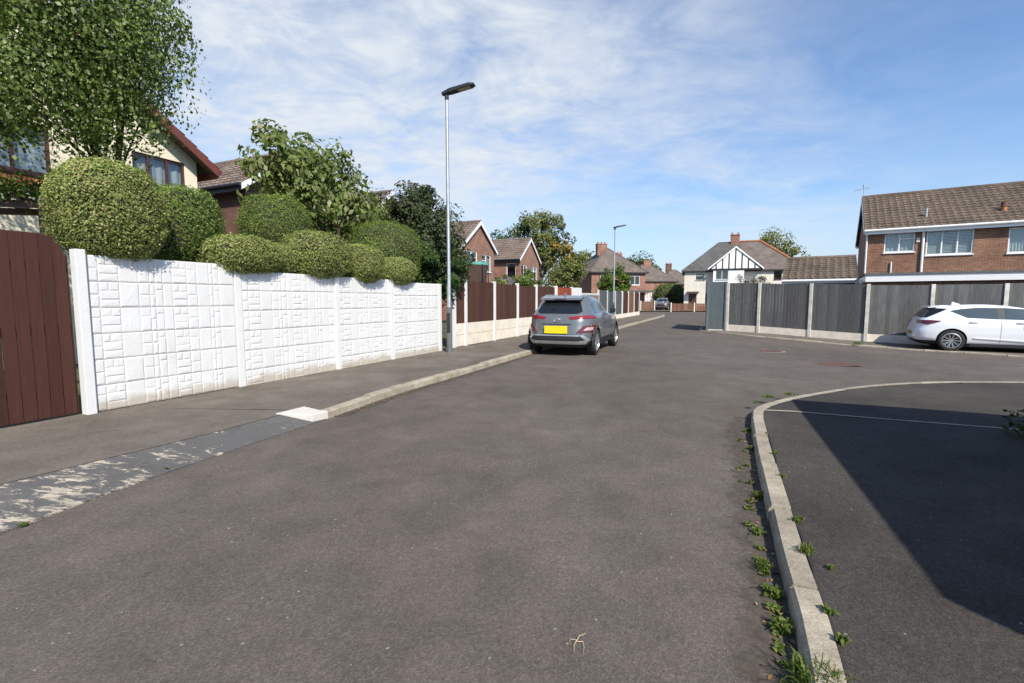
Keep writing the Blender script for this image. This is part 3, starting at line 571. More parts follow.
def tiles(mb, O, X, Sv, w_, l, roll=.3, course=.34, amp=.03, lift=.03, fl_=None, m=0):
    O, X, Sv = V(O), V(X).normalized(), V(Sv).normalized(); N = X.cross(Sv); N = N if N.z > 0 else -N; nx = max(4, int(w_ / roll * 5)); nc = max(2, int(round(l / course))); vs = []; fs = []; ch = l / nc
    for c in range(nc):
        for e, hh in ((0, lift), (1, 0)):
            for i in range(nx + 1):
                x = w_ * i / nx; ph = x / roll * 2 * math.pi; vs.append(O + X * x + Sv * (c * ch + e * ch * 1.0) + N * (hh + amp * max(0, math.cos(ph)) ** 1.0 + .004))
    n = nx + 1
    for r_ in range(2 * nc - 1): fs += [(r_ * n + i, r_ * n + i + 1, (r_ + 1) * n + i + 1, (r_ + 1) * n + i) for i in range(nx)]
    mb.add(vs, fs, m)
    mb.add([O, O + X * w_, O + X * w_ + N * lift, O + N * lift], [(0, 1, 2, 3)], m)
def house(name, label, loc, rz, L, D, eave, ridge, wm, rm, axis='x', ops={}, group=None, barge=None, over=.3, vo=.15, base=-.3, cat='house', tile=(.3, .34, .03), gutter=None, hip=0, chimney=(), fascia=None):
    """front along local x at y=0 facing -y. ops: {'f','r','b','l': [(x,z,w,h)]}. axis 'x': ridge along the front; 'y': gable to the front; hip>0: hipped"""
    root = thing(name, label, cat, loc, rz, group); mb = MB(); F = [((0, 0), (1, 0), L, 'f'), ((L, 0), (0, 1), D, 'r'), ((L, D), (-1, 0), L, 'b'), ((0, D), (0, -1), D, 'l')]
    for P0, d, W, k in F: wallface(mb, P0, d, W, base, eave, ops.get(k, ()))
    if not hip:
        if axis == 'y':
            mb.add([(0, 0, eave), (L, 0, eave), (L / 2, 0, ridge)], [(0, 1, 2)]); mb.add([(0, D, eave), (L, D, eave), (L / 2, D, ridge)], [(1, 0, 2)])
        else:
            mb.add([(L, 0, eave), (L, D, eave), (L, D / 2, ridge)], [(0, 1, 2)]); mb.add([(0, 0, eave), (0, D, eave), (0, D / 2, ridge)], [(1, 0, 2)])
    wo_ = mb.build('wall', wm, root); MB().box(.35, L - .35, .35, D - .35, 0, eave - .3).build('interior', dark_m, wo_)
    rb = MB(); T = .07
    if hip:
        h2 = D / 2 if L >= D else L / 2; e = over; zl = eave - e * (ridge - eave) / (h2 + 0.0); a, b, c, d_ = (-e, -e), (L + e, -e), (L + e, D + e), (-e, D + e)
        if L >= D: r0, r1 = (hip, D / 2), (L - hip, D / 2)
        else: r0, r1 = (L / 2, hip), (L / 2, D - hip)
        A, B, CC, DD = [(*p, eave) for p in (a, b, c, d_)]; r0 = (*r0, ridge); r1 = (*r1, ridge)
        if L >= D: fs = [[A, B, r1, r0], [B, CC, r1], [CC, DD, r0, r1], [DD, A, r0]]
        else: fs = [[A, B, r0], [B, CC, r1, r0], [CC, DD, r1], [DD, A, r0, r1]]
        for q in fs: rb.poly(q)
        rb.poly([DD, CC, B, A]); ro = rb.build('roof', rm, root)
        hm = MB()
        for p, q in ((A, r0), (B, r0 if L < D else r1), (CC, r1), (DD, r1 if L < D else r0), (r0, r1)): hm.tube([p, q], .1, 6)
        hm.build('ridge_tiles', barge or rm, ro, True)
        mb = MB(); mb.box(-e, L + e, -e - .02, -e + .1, eave - .16, eave - .005); mb.box(-e, L + e, D + e - .1, D + e + .02, eave - .16, eave - .005); mb.box(-e - .02, -e + .1, -e + .11, D + e - .11, eave - .16, eave - .005); mb.box(L + e - .1, L + e + .02, -e + .11, D + e - .11, eave - .16, eave - .005); mb.build('gutter', gutter or fascia or upvc_m, root)
    else:
        W2 = (L if axis == 'y' else D) / 2; k = (ridge - eave) / W2; sl_ = math.hypot(W2 + over, k * (W2 + over)); zl = eave - k * over + .06; zr = ridge + .06
        if axis == 'x':
            tiles(rb, (-vo, -over, zl), (1, 0, 0), (0, 1, k), L + 2 * vo, sl_, *tile); tiles(rb, (L + vo, D + over, zl), (-1, 0, 0), (0, -1, k), L + 2 * vo, sl_, *tile)
            for y0, y1 in ((-over, D / 2), (D + over, D / 2)): rb.add([(-vo, y0, zl - .07), (L + vo, y0, zl - .07), (L + vo, y1, zr - .07), (-vo, y1, zr - .07)], [(0, 1, 2, 3)])
        else:
            tiles(rb, (-over, D + vo, zl), (0, -1, 0), (1, 0, k), D + 2 * vo, sl_, *tile); tiles(rb, (L + over, -vo, zl), (0, 1, 0), (-1, 0, k), D + 2 * vo, sl_, *tile)
            for x0, x1 in ((-over, L / 2), (L + over, L / 2)): rb.add([(x0, -vo, zl - .07), (x0, D + vo, zl - .07), (x1, D + vo, zr - .07), (x1, -vo, zr - .07)], [(0, 1, 2, 3)])
        ro = rb.build('roof', rm, root)
        hm = MB(); hm.tube([(-vo, D / 2, zr), (L + vo, D / 2, zr)] if axis == 'x' else [(L / 2, -vo, zr), (L / 2, D + vo, zr)], .11, 8); hm.build('ridge_tiles', rm, ro, True)
        bm_ = barge or upvc_m
        for e, sg in (((0 if axis == 'x' else 0), -1), ((L if axis == 'x' else D), 1)):
            mb = MB(); pos = e + sg * vo
            for s_ in (-1, 1):
                w0 = W2 + over; c = W2; n0 = .19
                pts = [(c + s_ * w0, zl + .02), (c, zr + .02), (c, zr - n0 - .04), (c + s_ * w0, zl - n0)]
                q = [((pos, u, v) if axis == 'x' else (u, pos, v)) for u, v in pts]; mb.prism(q, (sg * .03, 0, 0) if axis == 'x' else (0, sg * .03, 0))
            mb.fix = True; mb.build('bargeboard', bm_, root)
        for y, sg in ((-over, -1), ((D if axis == 'x' else L) + over, 1)):
            mb = MB(); a0, a1 = (-vo, L + vo) if axis == 'x' else (-vo, D + vo); q = [((a0, y + sg * .06, zl - .03), (a1, y + sg * .06, zl - .03))][0]
            if axis == 'y': q = [(p[1], p[0], p[2]) for p in q]
            mb.tube(q, .06, 8)
            if axis == 'x': mb.box(a0 + .03, a1 - .03, min(y, y - sg * .03), max(y, y - sg * .03), zl - .22, zl - .04)
            else: mb.box(min(y, y - sg * .03), max(y, y - sg * .03), a0 + .03, a1 - .03, zl - .22, zl - .04)
            mb.build('gutter', gutter or upvc_m, root)
    for (cx_, cy_, zb, h, cw, cd, pots) in chimney:
        ch = MB().box(cx_ - cw / 2, cx_ + cw / 2, cy_ - cd / 2, cy_ + cd / 2, zb, zb + h); ch.box(cx_ - cw / 2 - .05, cx_ + cw / 2 + .05, cy_ - cd / 2 - .05, cy_ + cd / 2 + .05, zb + h + .002, zb + h + .12)
        cho = ch.build('chimney', brick_red_m if wm is not brick_dk_m else brick_dk_m, root)
        for i in range(pots): xq = cx_ + (i - (pots - 1) / 2) * cw * .7 / max(1, pots - 1 or 1); MB().lathe([(.0, 0), (.13, 0), (.1, .18), (.13, .26), (.08, .26), (.07, .1)], (xq, cy_, zb + h + .12), (0, 0, 1), 10).build('chimney_pot', terra_m, cho, True)
    return root
def wins(root, L, D, spec):
    F = {'f': ((0, 0), (1, 0)), 'r': ((L, 0), (0, 1)), 'b': ((L, D), (-1, 0)), 'l': ((0, D), (0, -1))}
    for k, args, kw in spec: window(root, *F[k], *args, **kw)
def angof(d): return math.atan2(d[1], d[0])
# right: long brick house
RHd = V((.84, -.5426)).normalized(); RHn = V((-RHd.y, RHd.x)); A = V((18.5, 25.2)) + RHn * .3 - RHd * .08
rw = [(.72, 3.83, 1.22, .97), (2.38, 3.62, 1.74, 1.19), (5.3, 3.58, 1.5, 1.15), (8.5, 3.6, 1.7, 1.15)]
rh_ = house('brick_house', 'long brown brick house with tiled roof behind the dark fence on the right', (A.x, A.y, 0), angof(RHd), 16, 7.6, 5.1, 7.3, brick_m, tile_m, 'x', {'f': rw}, over=.3, vo=.15, tile=(.3, .345, .045))
wins(rh_, 16, 7.6, [('f', rw[0], dict(mull=(.5,), trans=((.68, .5, 1),), curtain=((0, .98),))), ('f', rw[1], dict(mull=(.34, .67), blind=True, curtain=((0, .3),))), ('f', rw[2], dict(mull=(.5,), curtain=((0, .45),))), ('f', rw[3], dict(mull=(.5,)))])
mb = MB(); mb.tube([(-.02, -.06, 4.95), (-.02, -.06, 2.3)], .04, 8); mb.build('downpipe', upvc_m, rh_, True)
mb = MB(); mb.tube([(2.25, -.07, 4.95), (2.25, -.07, 2.3)], .055, 8); mb.build('soil_pipe', upvc_m, rh_, True)
mb = MB(); mb.tube([(1.05, -.06, 3.35), (1.05, -.06, 2.4)], .03, 8); mb.build('overflow_pipe', upvc_m, rh_, True)
MB().box(1.99, 2.13, -.05, .0, 4.28, 4.5).build('wall_vent', conc_m, rh_)
mb = MB(); mb.tube([(2.4, .75, 5.35), (2.4, .75, 6.05)], .06, 10); mb.build('flue', galv_m, rh_, True)
fl2 = MB(); fl2.tube([(5.25, .85, 5.5), (5.25, .85, 5.85)], .1, 10); fo = fl2.build('roof_vent', terra_m, rh_, True); MB().tube([(5.25, .85, 5.85), (5.25, .85, 5.95), (5.25, .85, 6.05)], [.14, .12, .13], 10).build('cowl', brick_dk_m, fo, True)
mb = MB(); mb.tube([(-.1, 3.8, 6.9), (-.1, 3.8, 7.95)], .02, 6); mb.tube([(-.55, 3.7, 7.8), (.25, 3.9, 7.9)], .012, 5)
for q in range(6): mb.tube([(-.5 + q * .12, 3.5, 7.81 + q * .015), (-.5 + q * .12, 4.0, 7.81 + q * .015)], .008, 5)
mb.tube([(-.1, 3.8, 7.95), (-.1, 3.8, 8.1)], .05, 6); mb.build('aerial_mast', galv_m, rh_)
# flat roofed annex in front of it
AX = V((13.3, 18.2)); ax = thing('flat_roof_annex', 'flat roof annex with white fascia just above the dark right fence', 'outbuilding', (AX.x, AX.y, 0), angof(RHd))
MB().box(.15, 11, .2, 7.4, -.4, 2.08).build('wall', brick_m, ax); MB().box(0, 11.2, 0, 7.5, 2.09, 2.34).build('fascia', upvc_m, ax); MB().box(-.04, 11.24, -.04, 7.54, 2.343, 2.41).build('roof_felt', plain('roof_felt', (.12, .12, .11), .9, .2, 6), ax)
# lean-to garage
G0 = V((13.0, 23.3)); ga = thing('garage', 'low garage with a tiled lean-to roof behind the dark fence', 'garage', (G0.x, G0.y, 0), angof(RHd))
MB().box(.1, 2.9, .15, 3.2, -.3, 2.2).build('wall', brick_m, ga); mb = MB(); tiles(mb, (0, 0, 2.38), (1, 0, 0), (0, 3, 1.15), 3.0, 3.21, .3, .33, .045); mb.add([(0, 0, 2.36), (3.0, 0, 2.36), (3.0, 3, 3.51), (0, 3, 3.51)], [(0, 1, 2, 3)]); mb.add([(0, 3, 3.53), (3.0, 3, 3.53), (3.0, 6, 2.38), (0, 6, 2.38)], [(0, 1, 2, 3)]); mb.build('roof', tile_m, ga)
mb = MB(); mb.tube([(0, -.05, 2.31), (3.0, -.05, 2.31)], .06, 8); mb.box(0, 3.0, 0, .03, 2.18, 2.34); mb.build('gutter', upvc_m, ga); mb = MB(); mb.tube([(0, 3, 3.56), (3.0, 3, 3.56)], .1, 8); mb.build('ridge_tiles', tile_m, ga, True)
# right fence
RFP = [V((9.5, 21.2)) + V((.697, -.717)) * t_ for t_ in (0, 1.3, 3.2, 5.02)] + [V((13.0, 17.6)) + V((.848, -.53)) * t_ for t_ in (1.8, 3.62, 5.44, 7.3, 9.2)]
rf = thing('panel_fence', 'long dark grey weathered board fence with concrete posts behind the white car', 'fence', (0, 0, 0))
panel_fence(rf, RFP, lambda p: gz(p.x, p.y) + .04, .3, 2.1, greyfence_m, conc_m, cream_base_m, boards=.12, pw=.11, pz=.04)
tf = thing('panel_fence', 'teal grey boarded side fence running up the road from the fence corner', 'fence', (0, 0, 0))
panel_fence(tf, [V((10.5, 25.4)), V((9.6, 23.4)), V((8.78, 21.62)), V((9.44, 21.26))], lambda p: .04, .06, 2.2, tealfence_m, tealfence_m, cream_base_m, boards=.3, pw=.1, pz=0)
# shed-like garage out of frame whose flat roof shades the forecourt
g0 = V((4.73, 3.88)); gd = V((.387, .922)); sg = thing('flat_roof_garage', 'brick flat roof garage beside the forecourt casting the wide shadow', 'garage', (2.93, -.41, 0), angof(gd))
MB().box(.12, 4.55, -6, -.12, 0, 2.25).build('wall', brick_m, sg); MB().box(0, 4.68, -6.1, 0, 2.26, 2.5).build('fascia', upvc_m, sg); MB().box(1.2, 3.4, -.12, -.09, 0, 2.05).build('door', whitep_m, sg)
# left: cream house
cd = V((.407, .914)); CO = V((-8.13, 13.15)) - cd * 8.68
cw = [(8.4 - 1.5, 3.98, 1.2, .92), (8.4 - 4.72, 3.95, 1.72, 1.0)]
ch_ = house('cream_house', 'cream rendered gable house behind the clipped bushes and overhanging tree', (CO.x, CO.y, 0), angof(cd), 8.4, 8, 5.0, 8.0, cream_m, tile_m, 'y', {'f': cw}, barge=verge_m, over=.32, vo=.4, gutter=verge_m)
wins(ch_, 8.4, 8, [('f', cw[0], dict(mull=(.3, .65), fm=brownfr_m, curtain=((0, .99),), sill=brownfr_m)), ('f', cw[1], dict(mull=(.33, .66), fm=brownfr_m, sill=brownfr_m, curtain=((0, .99),)))])
MB().box(3.28, 5.63, -.03, .0, 3.66, 3.88).build('tile_band', terra_m, ch_)
MB().box(2.2, 4.1, -.03, -.002, .5, 2.35).build('garage_door', conc_m, ch_)
# left: brown-roofed brick houses along the street, gables to the road
def side_house(name, label, near, L, D, eave, ridge, wm, rm, ops=None, spec=(), rot=cd, **kw):
    h = house(name, label, (near.x, near.y, 0), angof(rot), L, D, eave, ridge, wm, rm, 'y', {'f': ops or []}, **kw); wins(h, L, D, spec); return h
side_house('brick_house', 'dark brick house with brown tiles tucked behind the cream gable', V((-9.35, 17.2)), 5.0, 8, 5.55, 7.2, brick_dk_m, tile_dk_m, gutter=black_m, over=.35, vo=.3)
side_house('brick_house', 'brick house mostly hidden behind the broad leafed tree and dark shrub', V((-7.9, 24.6)), 5.6, 8, 4.9, 7.3, brick_red_m, tile_red_m)
o1 = [(.45, 3.5, 1.6, 1.2), (2.75, 3.4, 1.4, 1.2), (.5, .8, 1.6, 1.2)]
side_house('brick_house', 'red brick gabled house with white bargeboards nearest the trampoline', V((-3.25, 31.8)), 4.7, 8, 5.05, 6.75, brick_red_m, tile_dk_m, o1, [('f', o1[0], dict(mull=(.5,), trans=((.65, 0, 1),))), ('f', o1[1], dict(mull=(.5,), trans=((.65, 0, .5),))), ('f', o1[2], dict(mull=(.5,)))])
o2 = [(.35, 3.4, 1.2, 1.1), (2.6, 3.3, 1.5, 1.15)]; l2 = [(6.7, 3.1, .9, 1.5)]
h2_ = house('brick_house', 'second red brick gabled house beyond, in front of the big autumn tree', (.7, 42.6, 0), angof(cd), 4.6, 8, 5.1, 6.9, brick_red_m, tile_dk_m, 'y', {'f': o2, 'l': l2}, fascia=dkmetal_m, gutter=dkmetal_m)
wins(h2_, 4.6, 8, [('f', o2[0], dict(mull=(.5,))), ('f', o2[1], dict(mull=(.5,), trans=((.65, 0, 1),))), ('l', l2[0], {})])
mb = MB(); mb.prism([(-2.2, 0, 2.5), (-2.2, 7, 2.5), (0, 7, 3.3), (0, 0, 3.3)], (0, 0, .1)); mb.fix = True; mb.build('porch_roof', tile_gr_m, h2_); MB().box(-2.25, -2.2, 0, 7, 2.3, 2.55).build('porch_fascia', upvc_m, h2_)
# hipped houses at the road end
e1 = V((.975, .22)).normalized(); o3 = [(1.2, 3.2, 1.5, 1.3), (5.4, 3.3, 1.4, 1.2), (1.0, .9, 1.8, 1.4)]
h3 = house('hipped_house', 'brick house with a hipped brown roof and tall chimney behind the bushy round tree', (10.3, 62.6, 0), angof(e1), 7.6, 8.6, 4.95, 8.4, brick_red_m, tile_red_m, ops={'f': o3}, hip=3.7, chimney=((3.0, 4.0, 7.4, 1.5, 1.4, .7, 3), (7.0, 6.8, 6.2, 1.7, .6, .6, 2)), gutter=dkmetal_m)
wins(h3, 7.6, 8.6, [('f', q, dict(mull=(.5,))) for q in o3]); MB().box(3.2, 7.8, -2.4, -.02, 2.3, 2.55).build('porch_roof', tile_gr_m, h3)
h4 = house('hipped_house', 'farther hipped roof house with one chimney between the brick house and the red chimney house', (23.4, 95, 0), .12, 9.5, 8.5, 4.95, 8.5, brick_red_m, tile_red_m, hip=4.0, chimney=((4.9, 4.2, 8.0, 1.2, 1.6, .7, 2),), gutter=dkmetal_m, ops={'f': [(1, 3, 1.5, 1.3), (6.5, 3, 1.5, 1.3)]})
wins(h4, 9.5, 8.5, [('f', (1, 3, 1.5, 1.3), dict(mull=(.5,))), ('f', (6.5, 3, 1.5, 1.3), dict(mull=(.5,)))])
h5 = house('hipped_house', 'farthest hipped roof house with a dark red chimney left of the white house', (34.6, 114, 0), .0, 9.5, 8.5, 4.95, 8.5, brick_dk_m, tile_red_m, hip=4.2, chimney=((3.6, 4.2, 8.0, 1.9, 1.3, .7, 2),), gutter=dkmetal_m)
# white semi-detached house at the road end
WX, WY = 21.75, 61.0; ow = [(1.28, 3.78, 1.05, .92), (3.55, 3.8, 1.45, 1.1), (10.0, 3.75, .85, 1.2), (.55, .1, .95, 2.0), (2.45, .6, .85, 1.6)]
wh = house('white_house', 'pale rendered semi-detached house with black and white timbered gable at the road end', (WX, WY, 0), math.atan2(-.34, .94), 13.0, 8.5, 4.95, 8.75, pale_render_m, tile_gr_m, ops={'f': [ow[0], ow[3], ow[4], ow[2]]}, hip=4.1, barge=tile_gr_m, gutter=dkmetal_m, chimney=((6.0, 4.25, 8.2, 1.4, 1.0, .8, 2),))
wins(wh, 13.0, 8.5, [('f', ow[0], dict(trans=((.6, 0, 1),), sill=dkmetal_m)), ('f', ow[4], {}), ('f', ow[2], dict(fm=brownfr_m))])
MB().box(.57, 1.48, .03, .07, .1, 2.08).build('door', brownfr_m, wh); MB().box(.35, 1.75, -.9, 0, 2.25, 2.38).build('porch_canopy', tile_gr_m, wh); MB().box(1.55, 3.3, -.02, 0, 0, .55).build('brick_plinth', brick_red_m, wh)
# brown tiled half of its roof: slabs laid over the right half
rs = MB(); rs.add([(6.6, -.33, 4.98), (13.33, -.33, 4.98), (8.9, 4.25, 8.80), (6.6, 4.25, 8.80)], [(0, 1, 2, 3)]); rs.add([(6.6, -.33, 4.955), (13.33, -.33, 4.955), (13.33, -.33, 4.98), (6.6, -.33, 4.98)], [(0, 1, 2, 3)]); rs.build('roof_tiles', tile_red_m, wh)
mb = MB(); mb.tube([(13.33, -.33, 5.02), (8.9, 4.25, 8.86)], .14, 6); mb.tube([(6.6, 4.25, 8.86), (8.9, 4.25, 8.86)], .12, 6); mb.build('ridge_tiles', orange_m, wh, True)
# projecting timbered gable bay
b0, b1, yf = 3.3, 6.7, -.9; bay = MB(); wallface(bay, (b0, yf), (1, 0), b1 - b0, 0, 5.0, [(ow[1][0] - b0, ow[1][1], ow[1][2], ow[1][3]), (.6, .7, 1.9, 1.3)]); wallface(bay, (b1, yf), (0, 1), .9, 0, 5.0); wallface(bay, (b0, yf + .9), (0, -1), .9, 0, 5.0)
g0x, g1x, apx, apz = 2.9, 8.55, 5.72, 7.65; bay.prism([(g0x + .1, yf - .0, 5.05), (g1x - .1, yf - .0, 5.05), (apx, yf - .0, apz - .08)], (0, .15, 0)); bay.fix = True
bo = bay.build('gable_bay', whitewall_m, wh)
window(bo, (b0, yf), (1, 0), ow[1][0] - b0, *ow[1][1:], mull=(.5,), sill=dkmetal_m); window(bo, (b0, yf), (1, 0), .6, .7, 1.9, 1.3, mull=(.33, .66))
tb = MB(); tb.box(g0x + .1, g1x - .1, yf - .05, yf - .003, 4.9, 5.12)
for i in range(1, 8):
    x = g0x + (g1x - g0x) * i / 8; zt = 5.1 + (apz - 5.1) * (1 - abs(x - apx) / ((apx - g0x) if x < apx else (g1x - apx))) - .12
    tb.box(x - .06, x + .06, yf - .045, yf - .003, 5.125, max(5.2, zt))
tb.build('timbering', black_m, bo)
br = MB()
for (xa, xb) in ((g0x - .25, apx), (g1x + .25, apx)): br.prism([(xa, yf - .12, 4.95), (xa, yf - .12, 5.15), (xb, yf - .12, apz + .12), (xb, yf - .12, apz - .1)], (0, .06, 0))
br.fix = True; br.build('bargeboard', upvc_m, bo)
gr = MB(); 
for xa in (g0x - .25, g1x + .25): gr.prism([(xa, yf - .1, 5.1), (apx, yf - .1, apz + .08), (apx, 3.4, apz + .08), (xa, .2, 5.1)], (0, 0, .06))
gr.fix = True; gr.build('gable_roof', tile_gr_m, bo)

# ------------------------------------------------------------------ vegetation
def wb(s, o): p = wl(s, o); return p.x, p.y
BL = [(.46, .2, 2.53, .56, .5, .58, 9000, leaf_top, 'largest clipped dome bush, nearest the brown gate'),
      (1.55, .68, 2.52, .58, .52, .58, 6000, leaf_top2, 'second clipped dome bush, greener and just behind the largest one'),
      (2.2, .18, 2.12, .61, .40, .31, 5000, leaf_top, 'low wide clipped bush spilling over the wall right of the two big domes'),
      (3.85, 1.35, 2.86, .64, .55, .60, 5500, leaf_top2, 'round clipped bush standing higher at the back, below the broad leafed tree'),
      (3.72, .16, 2.24, .66, .42, .42, 5500, leaf_top, 'mid sized clipped bush hanging over the middle of the white wall'),
      (4.85, .16, 2.16, .53, .40, .40, 4500, leaf_top, 'sloping clipped bush right of the middle one on the white wall'),
      (6.6, .85, 2.48, 1.02, .68, .82, 7500, leaf_top2, 'big dark green clipped dome bush beside the dark shrub'),
      (6.0, .13, 2.08, .52, .34, .31, 4000, leaf_top, 'smallest round clipped bush at the foot of the big dark green dome'),
      (2.98, .36, 2.12, .36, .36, .28, 2500, leaf_top, 'small clipped bush squeezed between the low wide one and the middle one')]
for i, (s, o, z, a, b, c, n, m, lb) in enumerate(BL):
    x, y = wb(s, o); bush('topiary_bush', lb, 'bush', (x, y, z), (a, b, c), int(n * 3.8), .027, m, 'clipped topiary bushes on the white wall', seed=i * 3.1, amp=.05 if i not in (1, 6) else .085, rz=ANG, base=.06)
x, y = wb(8.6, 1.1)
tree('dark_shrub', 'tall dark purplish green shrub leaning over the wall end behind the street lamp', 'shrub', (x, y, .06), [(0, 0, 2.9, 1.05, 1.0, 1.35), (-.5, -.3, 3.6, .8, .8, .9), (.35, .1, 2.4, .85, .9, .9), (.4, -.75, 2.05, .8, .65, .65, 1), (.0, -.95, 2.5, .55, .4, .5, 1), (.1, .3, 3.9, .6, .6, .6), (-.5, -.7, 2.2, .6, .6, .7, 1)], 260, 44000, .08, [leaf_dark, leaf_dkg], .09, droop=.3, spread=.22, limbs=22)
x, y = wb(5.95, 2.4)
tree('broad_leaf_tree', 'loose broad leafed green tree behind the clipped bushes with large pale leaves', 'tree', (x, y, .06), [(-.3, -.5, 3.9, .9, .9, 1.1), (.35, .5, 3.7, 1.0, .9, 1.0), (.75, 1.3, 3.4, .75, .8, .95), (-.6, -1.05, 4.6, .6, .6, .6), (-.15, -.5, 4.45, .65, .6, .6), (.1, .2, 4.6, .7, .7, .55), (1.1, 1.9, 3.6, .5, .5, .6)], 190, 11000, .14, [leaf_mag], .08, droop=.7, spread=.24, aspect=.5, limbs=26, fill=.35)
tree('birch_tree', 'large leafy birch with hanging foliage in front of the cream house at upper left', 'tree', (-6.55, 8.5, .06), [(-0.95, -1.5, 5.6, 1.9, 1.8, 1.6), (0.15, -1.0, 5.0, 1.15, 1.1, 1.1), (0.45, -1.0, 5.3, 0.9, 1.0, 1.3), (-0.4, -1.9, 4.35, 1.25, 0.9, 0.8), (-0.75, -2.1, 3.85, 0.75, 0.4, 0.42), (-1.75, -2.2, 4.1, 1.3, 0.8, 0.85), (0.05, -1.2, 6.3, 1.4, 1.4, 1.2), (1.2, -0.9, 5.35, 0.45, 0.5, 0.75), (0.6, -1.0, 4.25, 0.6, 0.5, 0.6), (-1.25, -2.4, 3.75, 0.7, 0.5, 0.5), (-0.1, -1.9, 3.95, 0.4, 0.35, 0.35), (-2.2, -2.0, 4.2, 0.8, 0.8, 0.9)], 700, 74000, .052, [leaf_birch], .075, droop=1.0, spread=.24, aspect=.75, limbs=24, fill=.4, trunk_h=4.6, limb_z=4.9)
# pergola with a climber by the gate
pg = thing('pergola', 'dark beam with a green climbing plant above the brown gate', 'pergola', (-7.35, 7.35, 0), .2)
mb = MB(); mb.box(-1.6, .35, -.04, .04, 2.82, 2.92); mb.box(-1.6, .35, .75, .83, 2.82, 2.92)
for q in (-1.2, -.6, 0.): mb.box(q, q + .05, -.2, 1.0, 2.922, 2.97)
mb.build('beam', brownfr_m, pg); MB().box(.22, .32, -.035, .035, 0, 2.815).build('post', brownfr_m, pg); MB().box(-1.55, -1.45, -.035, .035, 0, 2.815).build('post', brownfr_m, pg)
P = rng.normal(0, 1, (2200, 3)) * np.array([.55, .22, .09]) + np.array([-.45, -.05, 3.08]); P[:, 0] = np.minimum(P[:, 0], .3); Nn = np.tile([0, -.8, .8], (2200, 1)); fastmesh('climber', [(*leafset(P, Nn, .06, .3), 0)], [leaf_lime], pg)
tree('autumn_tree', 'tallest tree beyond the gabled houses with green crown turning yellow', 'tree', (3.2, 59, 0), [(-.2, 0, 9.6, 2.9, 2.8, 2.2), (-3.6, 1, 8.2, 2.3, 2.2, 1.7, 2), (2.2, -.5, 8.2, 2.0, 1.8, 1.7, 0), (.8, 0, 7.0, 2.8, 2.0, 1.6), (2.7, -1.4, 7.6, 1.4, 1.2, 1.2, 1), (3.2, -1.3, 6.3, 1.1, 1.0, .9, 1), (1.3, 0, 10.6, 2.0, 1.8, 1.0, 0), (-1.5, 0, 10.2, 1.6, 1.5, 1.0, 2)], 150, 9500, .3, [leaf_far, leaf_or, leaf_dkg], .35, spread=.22, limbs=24, fill=.5, trunk_h=7)
tree('leafy_tree', 'yellow green tree just right of the autumn tree above the fence', 'tree', (6.6, 54, 0), [(0, 0, 4.2, 1.7, 1.6, 1.9), (1.2, .6, 5.0, 1.5, 1.4, 1.3), (-1.1, 0, 3.6, 1.2, 1.2, 1.4)], 70, 4500, .24, [leaf_far], .2, spread=.24, limbs=14)
tree('leafy_tree', 'green tree rising behind the roof of the brick hipped house', 'tree', (10.2, 84, 0), [(0, 0, 6.6, 3.2, 2.8, 2.8), (-3, 0, 5.2, 2.4, 2.3, 2.4), (1.6, 0, 8.0, 2.0, 1.9, 1.6)], 80, 5000, .38, [leaf_far], .3, limbs=14)
tree('leafy_tree', 'dark green tree behind the farthest hipped roofs', 'tree', (33.5, 132, 0), [(0, 0, 9.2, 4.6, 3.8, 3.6), (-4.0, 0, 8.4, 3, 3, 2.7), (3.8, 0, 8.6, 3, 3, 2.7)], 90, 5000, .6, [leaf_dkg], .4, limbs=10)
tree('leafy_tree', 'pale green tree rising behind the roof of the white house', 'tree', (38.6, 72, 0), [(0, 0, 8.8, 2.9, 2.6, 2.5), (2.6, 0, 7.6, 2.2, 2.1, 2.2), (-1.5, 0, 9.4, 1.9, 1.8, 1.6)], 80, 5000, .32, [leaf_far], .3, limbs=14)
tree('round_tree', 'bushy round green tree beside the far street lamp in front of the hipped house', 'tree', (8.75, 41.2, 0), [(0, 0, 2.9, 1.15, 1.1, 1.35), (.4, 0, 2.2, .9, .9, .8), (-.5, .3, 2.3, .8, .8, .9)], 90, 9000, .15, [leaf_lime, leaf_far], .12, spread=.22, limbs=16)
for (s, o, h, r_, m, lb) in ((8.3, 1.2, 2.5, .5, leaf_lime, 'tall bright green stems poking above the end of the brown fence'), (9.4, 1.5, 2.45, .65, leaf_lime, 'light green bushy plant above the orange fence panel'), (6.1, 1.4, 2.25, .45, leaf_far, 'thin reddish green shrub above the brown fence before the second gable'), (10.8, 2.6, 2.6, .7, leaf_far, 'dull green bush behind the orange fence panel')):
    p = fl(s, o); tree('garden_shrub', lb, 'shrub', (p.x, p.y, .06), [(0, 0, h * .6, r_, r_, h * .42), (.1, .1, h * .85, r_ * .6, r_ * .6, h * .25)], 36, 1800, .09, [m], .05, spread=.2, limbs=10)
tree('grey_shrub', 'grey green bushy shrub poking over the dark fence below the timbered gable', 'shrub', (13.0, 26.2, 0), [(0, 0, 2.25, .75, .6, .75), (.5, 0, 2.1, .5, .5, .6), (-.5, .1, 2.0, .5, .5, .55)], 40, 3000, .07, [leaf_grey], .07, spread=.2, limbs=12)
for (x, y, z, a, b, c, m, lb) in ((23.2, 70.5, 1.6, 2.6, 1.5, 2.0, leaf_lime, 'bright green rounded hedge behind the far parked car'), (24.6, 66.5, 1.2, 1.9, 1.4, 1.9, leaf_dkg, 'dark green clipped hedge beside the pale house wall')):
    bush('hedge', lb, 'hedge', (x, y, z), (a, b, c), 3500, .2, m, None, x, .12)
dk = thing('low_plant', 'low dark straggly plant in the shade at the forecourt edge', 'plant', (5.2, 4.5, .1))
